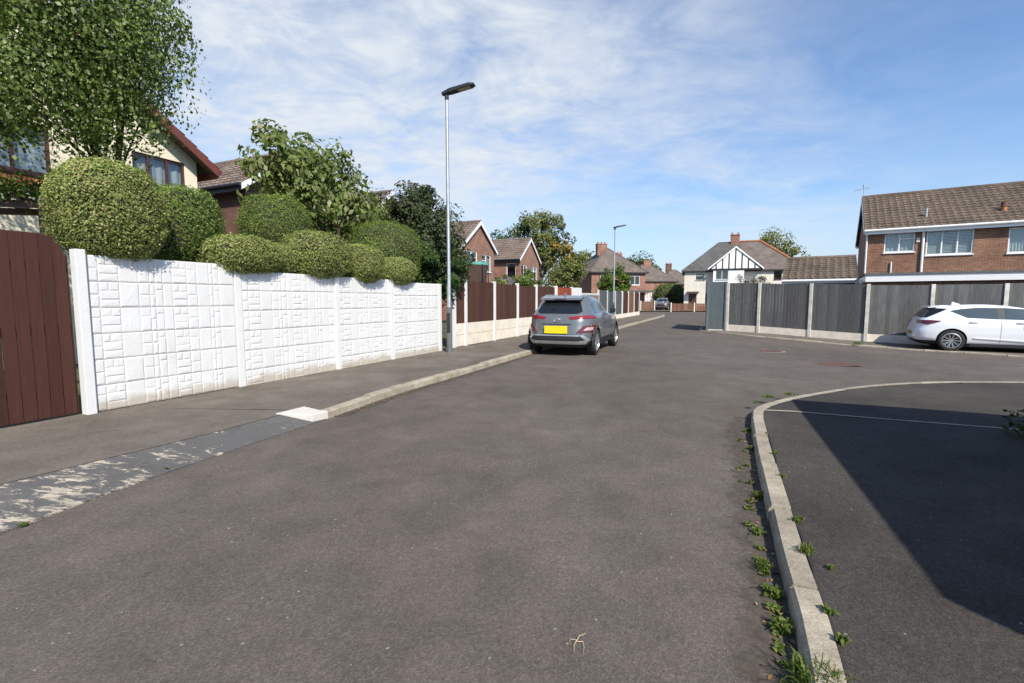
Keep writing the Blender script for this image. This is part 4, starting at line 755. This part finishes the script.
P = np.clip(rng.normal(0, 1, (900, 3)), -1.4, 1.4) * np.array([.2, .15, .08]) + np.array([0, 0, .13]); P[:, 2] = np.abs(P[:, 2]); fastmesh('foliage', [(*leafset(P, np.tile([0, -.2, 1.], (900, 1)), .05, .2), 0)], [leaf_dkg], dk)
mb = MB()
for k in range(7): a = k * .9; mb.tube([(0, 0, 0), (.2 * math.cos(a), .16 * math.sin(a), .14), (.28 * math.cos(a), .2 * math.sin(a), .16)], [.006, .004, .002], 5)
mb.build('stems', bark_m, dk)
# weeds by the right kerb
def weed(x, y, z, r_, h, n, kind, label, name='weed', mat=None):
    if kind == 'b': n, r_, h = int(n * .7), r_ * .72, h * .75
    root = thing(name, label, 'weed', (x, y, z), random.uniform(0, 6), 'weeds along the kerb'); vs = []; fs = []
    for i in range(int(n * 1.5)):
        a = random.uniform(0, 6.283); t0 = random.uniform(.25, 1.0); bx, by = random.gauss(0, r_ * .25), random.gauss(0, r_ * .25); d = V((math.cos(a), math.sin(a), 0)); side = V((-d.y, d.x, 0)); k = 4; wd = ((.0028 if kind == 'g' else .0075)) * random.uniform(.7, 1.3); ln = r_ * random.uniform(.35, 1.1); hh = h * random.uniform(.5, 1.1); b0_ = len(vs)
        for j in range(k + 1):
            t = j / k; p = V((bx, by, 0)) + d * ln * t0 * (t ** 1.3) + V((0, 0, hh * (1 - (1 - t) ** 2) - (h * .35 * t ** 3 * t0))); q = wd * ((1 - t ** 1.6) if kind == 'g' else math.sin(math.pi * (.12 + .86 * t))) + .0006; vs += [p - side * q, p + side * q]
        fs += [(b0_ + 2 * j, b0_ + 2 * j + 1, b0_ + 2 * j + 3, b0_ + 2 * j + 2) for j in range(k)]
    MB().add(vs, fs).build('blades', mat or weed_m, root); return root
WD = [(1.01, 1.62, 0, .13, .15, 60, 'g', 'largest spiky grass tuft in the gutter, nearest the viewer'), (1.08, 1.98, 0, .09, .08, 36, 'b', 'broad leaved green weed in the gutter just beyond the largest grass tuft'),
      (1.03, 1.72, 0, .09, .08, 26, 'g', 'smaller grass tuft growing against the far side of the largest tuft'), (1.17, 2.22, 0, .08, .07, 30, 'b', 'weed with reddish base in the gutter, third from the viewer'), (1.24, 2.45, 0, .07, .07, 26, 'g', 'thin grass tuft in the gutter, fourth from the viewer'),
      (1.42, 2.85, 0, .07, .06, 22, 'b', 'small leafy weed in the gutter midway along the near kerb'), (1.7, 3.4, 0, .06, .06, 20, 'g', 'short grass tuft in the gutter beyond the middle of the near kerb'), (2.2, 4.5, 0, .07, .07, 20, 'b', 'faint weed in the gutter near the kerb bend'), (2.5, 5.15, 0, .06, .05, 18, 'g', 'last small tuft in the gutter before the kerb bend'),
      (1.30, 1.78, .1, .05, .05, 26, 'b', 'green weed in the crack behind the kerb, nearest the viewer'), (1.36, 1.96, .1, .05, .05, 20, 'b', 'small weed in the crack behind the kerb, second from the viewer'), (1.57, 2.45, .1, .07, .06, 34, 'g', 'yellow green tuft behind the kerb, third from the viewer'),
      (1.6, 2.3, .1, .04, .03, 14, 'b', 'tiny weed behind the kerb between two larger tufts'), (1.74, 2.82, .1, .06, .045, 24, 'b', 'flat leafy weed behind the kerb midway along'), (2.05, 3.55, .1, .05, .04, 18, 'g', 'sparse grass behind the kerb beyond the middle'), (2.3, 4.1, .1, .05, .04, 18, 'g', 'low grass behind the kerb toward the bend'), (2.55, 4.7, .1, .05, .035, 16, 'b', 'tiny plant behind the kerb just before the bend'),
      (3.55, 6.55, .09, .16, .05, 60, 'g', 'flat yellow green weed patch at the kerb corner'), (3.95, 6.75, .09, .14, .045, 50, 'g', 'second flat weed patch along the curved kerb corner'), (3.2, 6.2, .09, .1, .03, 30, 'b', 'small weed on top of the kerb at the corner joint'),
      (11.75, 16.25, -.1, .25, .16, 60, 'g', 'dry yellowish tuft at the far kerb near the white car'), (-1.75, 5.3, .0, .06, .03, 16, 'b', 'tiny weed at the edge of the flaking apron near the white kerbstone')]
for i, q in enumerate(WD):
    if i < 9: q = (q[0] + .1, *q[1:4], *[v for v in q[4:5]], q[5] * 2, *q[6:])
    if i == len(WD) - 1: q = (-2.93, 3.95, .01, *q[3:])
    weed(*q)
weed(-3.12, 2.95, .01, .07, .03, 18, 'b', 'small yellowish weed at the outer edge of the flaking apron'); weed(1.2, 1.52, .1, .05, .04, 24, 'b', 'leafy weed in the cracked tarmac at the very front of the kerb')
proto = weed(1.36, 2.55, 0, .04, .035, 12, 'b', 'tiny weed sprout in the gutter between the larger weeds')
for (x, y) in ((1.13, 1.85), (1.1, 1.78), (1.26, 2.1), (1.3, 2.28), (1.46, 2.68), (1.55, 2.95), (1.66, 3.2), (1.85, 3.7), (1.98, 4.0), (2.35, 4.8)) + tuple((a_ - .035 - random.random() * .03, b_) for a_, b_ in ((1.09, 1.68), (1.2, 1.9), (1.22, 1.95), (1.29, 2.12), (1.36, 2.3), (1.4, 2.4), (1.46, 2.53), (1.52, 2.66), (1.6, 2.85), (1.74, 3.17), (1.8, 3.3), (1.95, 3.65), (2.12, 4.05), (2.3, 4.45), (2.62, 5.15))):
    o = copy_tree(proto); o.location = (x - .03, y, 0); o.rotation_euler.z = random.uniform(0, 6); o.scale = [random.uniform(.8, 1.5)] * 3
# fallen leaves and the twig
def litter(name, pts, mat, size=.035):
    P = np.array(pts); return tag(fastmesh(name, [(*leafset(P, np.tile([0, 0, 1.], (len(P), 1)), size, 0, .6, .25), 0)], [mat]), kind='stuff')
pts = []
KLr = resample(KL, 400)
for _ in range(420): i = int(rng.beta(1.1, 2.6) * 200); p = KLr[i]; pts.append((p.x + abs(rng.normal(0, .09)), p.y, .012))
for _ in range(160): s = rng.uniform(.1, 7.5); p = wl(s, -abs(rng.normal(0, .12)) - .03); pts.append((p.x, p.y, .108))
RKr = resample(RKs, 600)
for _ in range(260): i = int(rng.uniform(150, 330)); p = RKr[i]; pts.append((p.x - abs(rng.normal(0.02, .06)), p.y, .012))
litter('fallen_leaves', pts, dry_m, .026)
pts = [(rng.uniform(-3, 2.2), rng.uniform(1.6, 7), .006) for _ in range(260)] + [(*wl(rng.uniform(-1, 7), -rng.uniform(.1, 1.6)), .106) for _ in range(120)]
litter('loose_chippings', pts, kerb_m, .010)
tw = thing('dry_twig', 'small pale dry twig lying on the road near the viewer', 'twig', (.28, 1.9, .008), .6); tw.scale = (.85, .85, .85)
mb = MB(); mb.tube([(-.06, -.035, 0), (-.03, .0, .006), (0, .012, .008), (.03, .03, .006), (.075, .028, .003)], [.001, .0018, .0024, .0018, .0008], 6); mb.tube([(0, .012, .008), (-.02, .035, .008), (-.035, .03, .003)], [.0016, .0012, .0006], 5); mb.tube([(-.01, .01, .006), (.02, -.01, .006), (.0, -.04, .003), (-.03, -.065, .003)], [.0018, .0018, .0012, .0006], 5); mb.build('stem', straw_m, tw)

# ------------------------------------------------------------------ cars
def pch(xs, ys, x):
    xs = np.array(xs, float); ys = np.array(ys, float); h = np.diff(xs); d = np.diff(ys) / h; m = np.zeros(len(xs)); m[0] = d[0]; m[-1] = d[-1]
    for i in range(1, len(xs) - 1):
        if d[i - 1] * d[i] > 0: m[i] = 2 * d[i - 1] * d[i] / (d[i - 1] + d[i])
    i = min(len(xs) - 2, max(0, int(np.searchsorted(xs, x) - 1))); t = (x - xs[i]) / h[i]
    return (2 * t ** 3 - 3 * t * t + 1) * ys[i] + (t ** 3 - 2 * t * t + t) * h[i] * m[i] + (-2 * t ** 3 + 3 * t * t) * ys[i + 1] + (t ** 3 - t * t) * h[i] * m[i + 1]
def car_body(root, T, wheels, wr, paint, name='body', lower=None, lz=0):
    Z = [t[0] for t in T]; nz, nk = 56, 96; vs = []; fs = []; mi = []
    for j in range(nz + 1):
        z = Z[0] + (Z[-1] - Z[0]) * (j / nz); xr, xf, hw, ex = (pch(Z, [t[k] for t in T], z) for k in (1, 2, 3, 4))
        cx_, ax_ = (xr + xf) / 2, (xf - xr) / 2
        for i in range(nk):
            a = 2 * math.pi * (i + .5) / nk; c, s_ = math.cos(a), math.sin(a); r_ = (abs(c) ** ex + abs(s_) ** ex) ** (-1 / ex); vs.append((cx_ + ax_ * c * r_, hw * s_ * r_, z))
    for j in range(nz):
        zc = Z[0] + (Z[-1] - Z[0]) * ((j + .5) / nz)
        for i in range(nk): fs.append((j * nk + i, j * nk + (i + 1) % nk, (j + 1) * nk + (i + 1) % nk, (j + 1) * nk + i)); mi.append(1 if zc < lz else 0)
    fs += [tuple(range(nk - 1, -1, -1)), tuple(range(nz * nk, (nz + 1) * nk))]; mi += [1, 0]
    mb = MB(); mb.v = vs; mb.f = fs; mb.m = mi; mb.fix = True; o = mb.build(name, [paint, lower or black_m], root, 35)
    cut = MB()
    for (x, y) in wheels: 
        sg_ = 1 if y > 0 else -1; cut.prism([(x + .0031 + wr * math.cos(2 * math.pi * q / 48 + .01), sg_ * .57, wr * .93 + wr * math.sin(2 * math.pi * q / 48 + .01)) for q in range(48)], (0, sg_ * .5, 0))
    cut.fix = True; co = cut.build('cut', [black_m], root)
    md = o.modifiers.new('arch', 'BOOLEAN'); md.object = co; md.operation = 'DIFFERENCE'; md.solver = 'EXACT'
    co.data.materials.clear(); co.data.materials.append(paint); co.data.materials.append(black_m); co.data.polygons.foreach_set('material_index', [1] * len(co.data.polygons))
    bpy.context.view_layer.update(); dg = bpy.context.evaluated_depsgraph_get(); me = bpy.data.meshes.new_from_object(o.evaluated_get(dg)); full = o.data; o.modifiers.clear(); o.data = me; bpy.data.objects.remove(co)
    bm = bmesh.new(); bm.from_mesh(full); tr = BVHTree.FromBMesh(bm); bm.free(); return o, tr
def patch(root, tr, name, poly, axis, sign, mat, off=.006, parent=None, step=.05, label=None, th=.012):
    """a panel following the car's skin: outline in the (x,z) plane (axis 'y'), the (y,z) plane (axis 'x') or the (x,y) plane (axis 'z')"""
    bm = bmesh.new(); to = {'y': lambda a, b: V((a, 0, b)), 'x': lambda a, b: V((0, a, b)), 'z': lambda a, b: V((a, b, 0))}[axis]
    bm.faces.new([bm.verts.new(to(a, b)) for a, b in poly]); bmesh.ops.triangulate(bm, faces=bm.faces[:])
    for _ in range(5):
        e = [q for q in bm.edges if q.calc_length() > step]
        if not e: break
        bmesh.ops.subdivide_edges(bm, edges=e, cuts=1); bmesh.ops.triangulate(bm, faces=bm.faces[:])
    ax_ = {'y': V((0, 1, 0)), 'x': V((1, 0, 0)), 'z': V((0, 0, 1))}[axis] * sign
    for v in bm.verts:
        h = tr.ray_cast(v.co + ax_ * 8, -ax_)
        if h[0] is None: h = tr.find_nearest(v.co + ax_ * 1.2)
        n = h[1] if h[1].dot(ax_) > 0 else -h[1]; v.co = h[0] + n * off
    bm.normal_update()
    for f in bm.faces:
        if f.normal.dot(ax_) < 0: f.normal_flip()
    r_ = bmesh.ops.extrude_face_region(bm, geom=bm.faces[:]); 
    for v in [g for g in r_['geom'] if isinstance(g, bmesh.types.BMVert)]: v.co -= ax_ * (th + off)
    bmesh.ops.recalc_face_normals(bm, faces=bm.faces[:])
    for f in bm.faces: f.smooth = True
    me = bpy.data.meshes.new(name); bm.to_mesh(me); bm.free(); me.materials.append(mat)
    me.set_sharp_from_angle(angle=R(40)); o = bpy.data.objects.new(name, me); C.objects.link(o); o.parent = parent or root; return tag(o, label)
def wheel(root, x, y, rad, rr, wd, ns, twin=False):
    sg_ = 1 if y > 0 else -1; a = (0, sg_, 0); c = (x, y, rad)
    w_ = MB().lathe([(rr, -wd / 2), (rad * .96, -wd / 2), (rad, -wd * .36), (rad, wd * .36), (rad * .965, wd / 2 - .012), (rad * .9, wd / 2), (rr, wd / 2 - .008), (rr, -wd / 2)], c, a, 44).build('wheel', tyre_m, root, True)
    m = MB(); m.lathe([(rr + .004, wd / 2 - .012), (rr - .02, wd / 2 - .004), (rr - .03, wd / 2 - .03), (rr - .04, -wd * .3)], c, a, 44); m.lathe([(.0, wd / 2 - .03), (.05, wd / 2 - .03), (.065, wd / 2 - .05)], c, a, 20)
    for i in range(ns):
        for dd in ((-.11, .11) if twin else (0,)):
            t0 = 2 * math.pi * i / ns; t1 = t0 + dd; rd = lambda t: V((math.cos(t), 0, math.sin(t))); u = rd(t0); v = rd(t1); k = (.0075 if ns > 8 else .013) if twin else .02; p = V(c) + V(a) * (wd / 2 - .04) + u * .05; q = V(c) + V(a) * (wd / 2 - .018) + v * (rr - .02)
            ax_ = (q - p); sd = ax_.cross(V(a)).normalized() * k; m.obb((p + q) / 2, ax_ / 2, sd, V(a) * .009)
    m.build('rim', rim_m, w_); MB().lathe([(0, -wd * .25), (rr - .03, -wd * .25)], c, a, 30).build('brake_disc', dkmetal_m, w_); return w_
def arc(cx_, cz, r_, a0, a1, n, y): return [(cx_ + r_ * math.cos(R(a0 + (a1 - a0) * i / n)), y, cz + r_ * math.sin(R(a0 + (a1 - a0) * i / n))) for i in range(n + 1)]
def ring2d(poly, k=.008):
    return poly
# grey crossover parked against the left kerb
ku = V((.385, .923)); kg = thing('parked_car', 'grey crossover car seen from behind with a yellow plate, parked by the left kerb', 'car', (1.40, 12.78, 0), math.atan2(ku.y, ku.x))
KT = [(.20, -.52, 3.2, .76, 4.5), (.30, -.69, 3.34, .84, 5), (.45, -.76, 3.42, .885, 5), (.62, -.74, 3.42, .90, 5), (.78, -.70, 3.38, .90, 5), (.90, -.67, 3.22, .895, 5), (.98, -.635, 2.9, .875, 5), (1.04, -.60, 2.3, .845, 4.8), (1.12, -.53, 1.98, .80, 4.5), (1.25, -.42, 1.75, .745, 4.2), (1.38, -.29, 1.48, .69, 4), (1.46, -.2, 1.22, .645, 3.6), (1.515, -.08, 1.0, .59, 3.2), (1.545, .1, .8, .5, 3)]
KW = [(0, .79), (0, -.79), (2.6, .79), (2.6, -.79)]
kb, kt = car_body(kg, KT, KW, .385, greyp_m, lower=black_m, lz=.40)
for x, y in KW: wheel(kg, x, y, .335, .225, .215, 5, True)
patch(kg, kt, 'rear_window', [(-.60, 1.13), (-.5, 1.075), (.5, 1.075), (.60, 1.13), (.5, 1.36), (.44, 1.40), (-.44, 1.40), (-.5, 1.36)], 'x', -1, cargl_m)
patch(kg, kt, 'windscreen', [(-.66, 1.1), (.66, 1.1), (.54, 1.44), (-.54, 1.44)], 'x', 1, cargl_m)
for s_ in (-1, 1):
    patch(kg, kt, 'side_window', [(.02, 1.09), (.86, 1.085), (.86, 1.40), (.25, 1.40), (.02, 1.30)], 'y', s_, cargl2_m)
    patch(kg, kt, 'side_window', [(.93, 1.085), (1.72, 1.08), (1.58, 1.22), (1.3, 1.38), (.93, 1.40)], 'y', s_, cargl2_m)
    patch(kg, kt, 'tail_light', [(s_ * .28, .985), (s_ * .34, .935), (s_ * .84, .955), (s_ * .875, .99), (s_ * .80, 1.035), (s_ * .5, 1.02)], 'x', -1, tail_m, .012)
    cl = patch(kg, kt, 'lamp_cluster', [(s_ * .5, .60), (s_ * .86, .62), (s_ * .88, .80), (s_ * .66, .78)], 'x', -1, taildk_m, .02)
    patch(kg, kt, 'clear_lens', [(s_ * .66, .66), (s_ * .82, .67), (s_ * .83, .745), (s_ * .72, .735)], 'x', -1, tailcl_m, .027, cl)
    MB().tube([(.02, s_ * .565, 1.515), (.14, s_ * .55, 1.548), (.95, s_ * .54, 1.553), (1.15, s_ * .565, 1.50)], .016, 8).build('roof_rail', silverp_m, kg, True)
    for cx_ in (0, 2.6):
        mb = MB(); mb.tube(arc(cx_, .36, .415, -12, 192, 20, s_ * .862), .03, 8); mb.build('wheel_arch', black_m, kg, True)
    mb = MB(); mb.prism([(.36, s_ * .84, .24), (2.24, s_ * .84, .24), (2.24, s_ * .905, .30), (2.24, s_ * .905, .42), (.36, s_ * .905, .42), (.36, s_ * .905, .30)][:2] + [(2.24, s_ * .905, .38), (.36, s_ * .905, .38)], (0, s_ * .012, .02)); mb.fix = True; mb.build('sill_cladding', black_m, kg)
    mo = MB(); mo.add([(1.62, s_ * .86, 1.05), (1.62, s_ * 1.03, 1.06), (1.60, s_ * 1.05, 1.18), (1.62, s_ * .90, 1.2), (1.72, s_ * .86, 1.06), (1.78, s_ * 1.0, 1.08), (1.76, s_ * 1.02, 1.16), (1.72, s_ * .9, 1.18)], [(0, 1, 2, 3), (4, 5, 6, 7), (0, 1, 5, 4), (1, 2, 6, 5), (2, 3, 7, 6), (3, 0, 4, 7)]); mo.fix = True
    mo.build('door_mirror', black_m, kg, True, bevel=.012)
    for (xa, xb) in ((.62, .82), (1.5, 1.7)): MB().tube([(xa, s_ * .893, .965), (xa + .03, s_ * .915, .97), (xb - .03, s_ * .912, .97), (xb, s_ * .892, .965)], .012, 6).build('door_handle', greyp_m, kg, True)
    for dx, zt in ((.89, 1.05), (1.9, .98), (.33, .5)):
        if dx != .33: patch(kg, kt, 'door_seam', [(dx - .005, .44), (dx + .005, .44), (dx + .005, zt), (dx - .005, zt)], 'y', s_, black_m, .0015, th=.004)
patch(kg, kt, 'bumper_cladding', [(-.86, .24), (.86, .24), (.89, .40), (.6, .56), (-.6, .56), (-.89, .40)], 'x', -1, black_m, .016)
sk = patch(kg, kt, 'skid_plate', [(-.70, .335), (.70, .335), (.64, .405), (-.64, .405)], 'x', -1, silverp_m, .034)
for s_ in (-1, 1): patch(kg, kt, 'skid_arm', [(s_ * .58, .405), (s_ * .70, .36), (s_ * .78, .44), (s_ * .62, .56), (s_ * .55, .55), (s_ * .67, .44)][:1] + [(s_ * .70, .335), (s_ * .80, .43), (s_ * .66, .545), (s_ * .57, .545), (s_ * .70, .43)], 'x', -1, silverp_m, .03, sk)
patch(kg, kt, 'skid_edge', [(-.57, .52), (.57, .52), (.57, .545), (-.57, .545)], 'x', -1, silverp_m, .03, sk)
patch(kg, kt, 'tailgate_recess', [(-.40, .80), (.40, .80), (.34, .825), (-.34, .825)], 'x', -1, black_m, .004)
pl = MB(); pl.box(-.792, -.778, -.30, .30, .585, .775); pl.build('number_plate', yplate_m, kg, bevel=.004)
mb = MB()
for i in range(24):
    a, b = 2 * math.pi * i / 24, 2 * math.pi * (i + 1) / 24; mb.tube([(-.70, .085 * math.cos(a), .925 + .045 * math.sin(a)), (-.70, .085 * math.cos(b), .925 + .045 * math.sin(b))], .006, 6)
mb.tube([(-.70, .045, .895), (-.70, .03, .955)], .006, 6); mb.tube([(-.70, -.03, .895), (-.70, -.045, .955)], .006, 6); mb.tube([(-.70, .038, .925), (-.70, -.038, .925)], .006, 6); mb.build('emblem', silverp_m, kg, True)
sp_ = MB(); sp_.prism([(-.40, 0, 1.425), (-.36, 0, 1.475), (-.10, 0, 1.525), (.0, 0, 1.50), (-.2, 0, 1.44)], (0, .54, 0)); sp_.prism([(-.40, 0, 1.425), (-.36, 0, 1.475), (-.10, 0, 1.525), (.0, 0, 1.50), (-.2, 0, 1.44)], (0, -.54, 0)); sp_.fix = True; so_ = sp_.build('spoiler', greyp_m, kg)
MB().tube([(-.408, -.16, 1.45), (-.408, .16, 1.45)], .008, 6).build('brake_light', taildk_m, so_)
MB().tube([(-.56, .0, 1.09), (-.5, .3, 1.13), (-.49, .32, 1.135)], .01, 6).build('rear_wiper', black_m, kg)
MB().prism([(.0, -.02, 1.53), (.16, -.02, 1.54), (.02, -.01, 1.62)], (0, .04, 0)).build('antenna', greyp_m, kg)
# white hatchback on the far pavement
au = V((.868, -.497)); aw = thing('parked_car', 'white hatchback car seen from the side, parked in front of the dark grey fence', 'car', (13.98, 15.5, -.155), math.atan2(au.y, au.x))
AT = [(.18, -.62, 3.3, .74, 5), (.28, -.80, 3.4, .83, 6), (.42, -.87, 3.5, .87, 7), (.58, -.87, 3.52, .888, 7), (.74, -.82, 3.46, .892, 7), (.86, -.79, 3.3, .885, 7), (.93, -.77, 3.0, .87, 6.5), (.99, -.74, 2.7, .85, 6), (1.06, -.70, 2.42, .81, 5.5), (1.18, -.62, 2.16, .755, 5), (1.29, -.52, 1.92, .70, 4.6), (1.36, -.42, 1.68, .65, 4), (1.41, -.08, 1.3, .58, 3.4), (1.44, .35, .95, .48, 3)]
AWH = [(0, .78), (0, -.78), (2.66, .78), (2.66, -.78)]
ab, at_ = car_body(aw, AT, AWH, .365, whitep_m, lower=black_m, lz=.25)
for x, y in AWH: wheel(aw, x, y, .325, .235, .21, 10, True)
for s_ in (-1, 1):
    patch(aw, at_, 'side_window', [(-.06, 1.235), (.34, 1.03), (1.02, 1.0), (1.02, 1.335), (.55, 1.335), (.2, 1.295)], 'y', s_, cargl2_m)
    patch(aw, at_, 'side_window', [(1.17, 1.0), (2.3, .98), (2.05, 1.15), (1.75, 1.29), (1.17, 1.335)], 'y', s_, cargl2_m)
    patch(aw, at_, 'pillar_trim', [(1.025, 1.0), (1.165, 1.0), (1.165, 1.335), (1.025, 1.335)], 'y', s_, black_m, .004)
    patch(aw, at_, 'quarter_panel_glass', [(-.72, 1.02), (-.60, 1.02), (-.22, 1.23), (-.1, 1.30), (-.46, 1.32), (-.56, 1.26)], 'y', s_, cargl_m, .005)
    patch(aw, at_, 'tail_light', [(-.80, .94), (-.70, .83), (-.56, .81), (-.30, .90), (-.26, .93), (-.5, .945)], 'y', s_, taildk_m, .012)
    patch(aw, at_, 'tail_light', [(s_ * .42, .93), (s_ * .45, .86), (s_ * .78, .83), (s_ * .82, .94)], 'x', -1, taildk_m, .012)
    for (xa, xb) in ((.38, .58), (1.42, 1.62)): MB().tube([(xa, s_ * .885, .90), (xa + .03, s_ * .905, .905), (xb - .03, s_ * .905, .905), (xb, s_ * .885, .90)], .014, 6).build('door_handle', whitep_m, aw, True)
    for pl_ in ([(1.09, .3), (1.098, .3), (1.098, .98), (1.09, .98)], [(2.1, .3), (2.108, .3), (2.0, .95), (1.992, .95)]): patch(aw, at_, 'door_seam', pl_, 'y', s_, black_m, .0015, th=.004)
    patch(aw, at_, 'side_crease', [(.5, .41), (2.1, .33), (2.1, .36), (.5, .435)], 'y', s_, whitep_m, .02)
    MB().box(.42, 2.25, s_ * .80 - .02, s_ * .80 + .02, .17, .24).build('sill', black_m, aw)
    mo = MB().obb((1.82, s_ * .97, 1.0), (.06, 0, .01), (0, .09, 0), (0, .0, .06)); mo.build('door_mirror', whitep_m, aw, bevel=.02)
patch(aw, at_, 'rear_window', [(-.62, 1.04), (.62, 1.04), (.52, 1.36), (-.52, 1.36)], 'x', -1, cargl_m); patch(aw, at_, 'windscreen', [(-.66, 1.02), (.66, 1.02), (.54, 1.38), (-.54, 1.38)], 'x', 1, cargl_m)
patch(aw, at_, 'bumper_cladding', [(-.8, .2), (.8, .2), (.82, .32), (-.82, .32)], 'x', -1, black_m, .015)
MB().box(-.885, -.868, -.26, .26, .47, .58).build('number_plate', shadeplate_m, aw, bevel=.003)
s2 = MB(); s2.prism([(-.56, -.56, 1.325), (-.54, -.56, 1.36), (-.2, -.54, 1.415), (.0, -.54, 1.39), (-.4, -.54, 1.33)], (0, 1.1, 0)); s2.fix = True; s2.build('spoiler', whitep_m, aw)
MB().prism([(.12, -.025, 1.405), (.36, -.025, 1.43), (.14, -.012, 1.515)], (0, .05, 0)).build('antenna', whitep_m, aw)
# far silver car
fc = thing('parked_car', 'small distant silver car parked nose out by the far hedge', 'car', (20.1, 64.0, .05), R(-112))
fb, ft = car_body(fc, KT, KW, .385, farcar_m, lower=black_m, lz=.3)
for x, y in KW: wheel(fc, x, y, .335, .225, .2, 5)
patch(fc, ft, 'windscreen', [(-.66, 1.1), (.66, 1.1), (.54, 1.44), (-.54, 1.44)], 'x', 1, cargl_m, step=.2)
for s_ in (-1, 1):
    patch(fc, ft, 'side_window', [(.02, 1.09), (1.72, 1.08), (1.3, 1.40), (.25, 1.40), (.02, 1.30)], 'y', s_, cargl_m, step=.2); patch(fc, ft, 'headlight', [(s_ * .5, .78), (s_ * .85, .8), (s_ * .85, .88), (s_ * .5, .85)], 'x', 1, tailcl_m, .01, step=.2)
patch(fc, ft, 'grille', [(-.4, .5), (.4, .5), (.45, .75), (-.45, .75)], 'x', 1, black_m, .01, step=.2)

# ------------------------------------------------------------------ smaller things far off and over the fence
tp = thing('trampoline', 'trampoline with turquoise rim pad and brown net above the brown fence', 'trampoline', (-2.32, 26.6, 0)); rr = 1.0
mb = MB()
for i in range(32):
    a, b = 2 * math.pi * i / 32, 2 * math.pi * (i + 1) / 32; mb.add([(r_ * math.cos(t_), r_ * math.sin(t_), z) for t_ in (a, b) for r_, z in ((rr * .84, 3.36), (rr, 3.44), (rr, 3.28))], [(0, 1, 4, 3), (1, 2, 5, 4)])
mb.build('rim_pad', teal_m, tp); mb = MB(); mb.lathe([(rr * .98, 3.3), (rr * .9, 2.2)], (0, 0, 0), (0, 0, 1), 32); mb.build('net', net_m, tp)
mb = MB()
for i in range(6): a = i * math.pi / 3 + .3; mb.tube([(rr * math.cos(a) * 1.03, rr * math.sin(a) * 1.03, 3.32), (rr * math.cos(a) * 1.1, rr * math.sin(a) * 1.1, 0)], .03, 6)
mb.build('legs', black_m, tp)
pf = thing('low_fence', 'low brown board fence in front of the white house at the road end', 'fence', (17.9, 54.2, 0), -.02)
mb = MB(); x = 0
while x < 8: mb.box(x, x + .13, -.02 - .004 * (int(x * 7) % 2), .0, .1, .95 + random.uniform(-.02, .02)); x += .15
mb.build('boards', lowfence_m, pf)
for q in (0, 2.6, 5.2, 7.9): MB().box(q - .06, q + .06, -.09, -.03, 0, 1.05).build('post', conc_m, pf)
bo_ = thing('bollard', 'pale bollard standing by the driveway of the far silver car', 'bollard', (19.3, 61.5, .05)); MB().tube([(0, 0, 0), (0, 0, .1), (0, 0, .95), (0, 0, 1.08)], [.17, .13, .12, .05], 10).build('post', conc_m, bo_, True); MB().box(-.2, .2, -.2, .2, 0, .08).build('base', conc_m, bo_)
lw = thing('picket_fence', 'white picket railing in front of the hipped house, left of the far silver car', 'fence', (17.0, 70, 0), .15); mb = MB(); q = 0
while q < 4.4: mb.box(q, q + .14, -.02, .02, .1, 1.9 + .5 * abs(math.sin(q * 1.4))); q += .24
mb.build('pickets', upvc_m, lw); mb = MB(); mb.box(0, 4.4, .021, .06, .5, .62); mb.box(0, 4.4, .021, .06, 1.4, 1.52); mb.build('rail', upvc_m, lw)
lb = thing('low_fence', 'low brown fence left of the far silver car with pale posts', 'fence', (15.6, 58.5, 0), .3); mb = MB(); q = 0
while q < 1.9: mb.box(q, q + .15, -.02, .0, .05, 1.15); q += .17
mb.build('boards', lowfence_m, lb)
for q in (0, 1.95): MB().box(q - .06, q + .06, -.09, -.03, 0, 1.25).build('post', conc_m, lb)
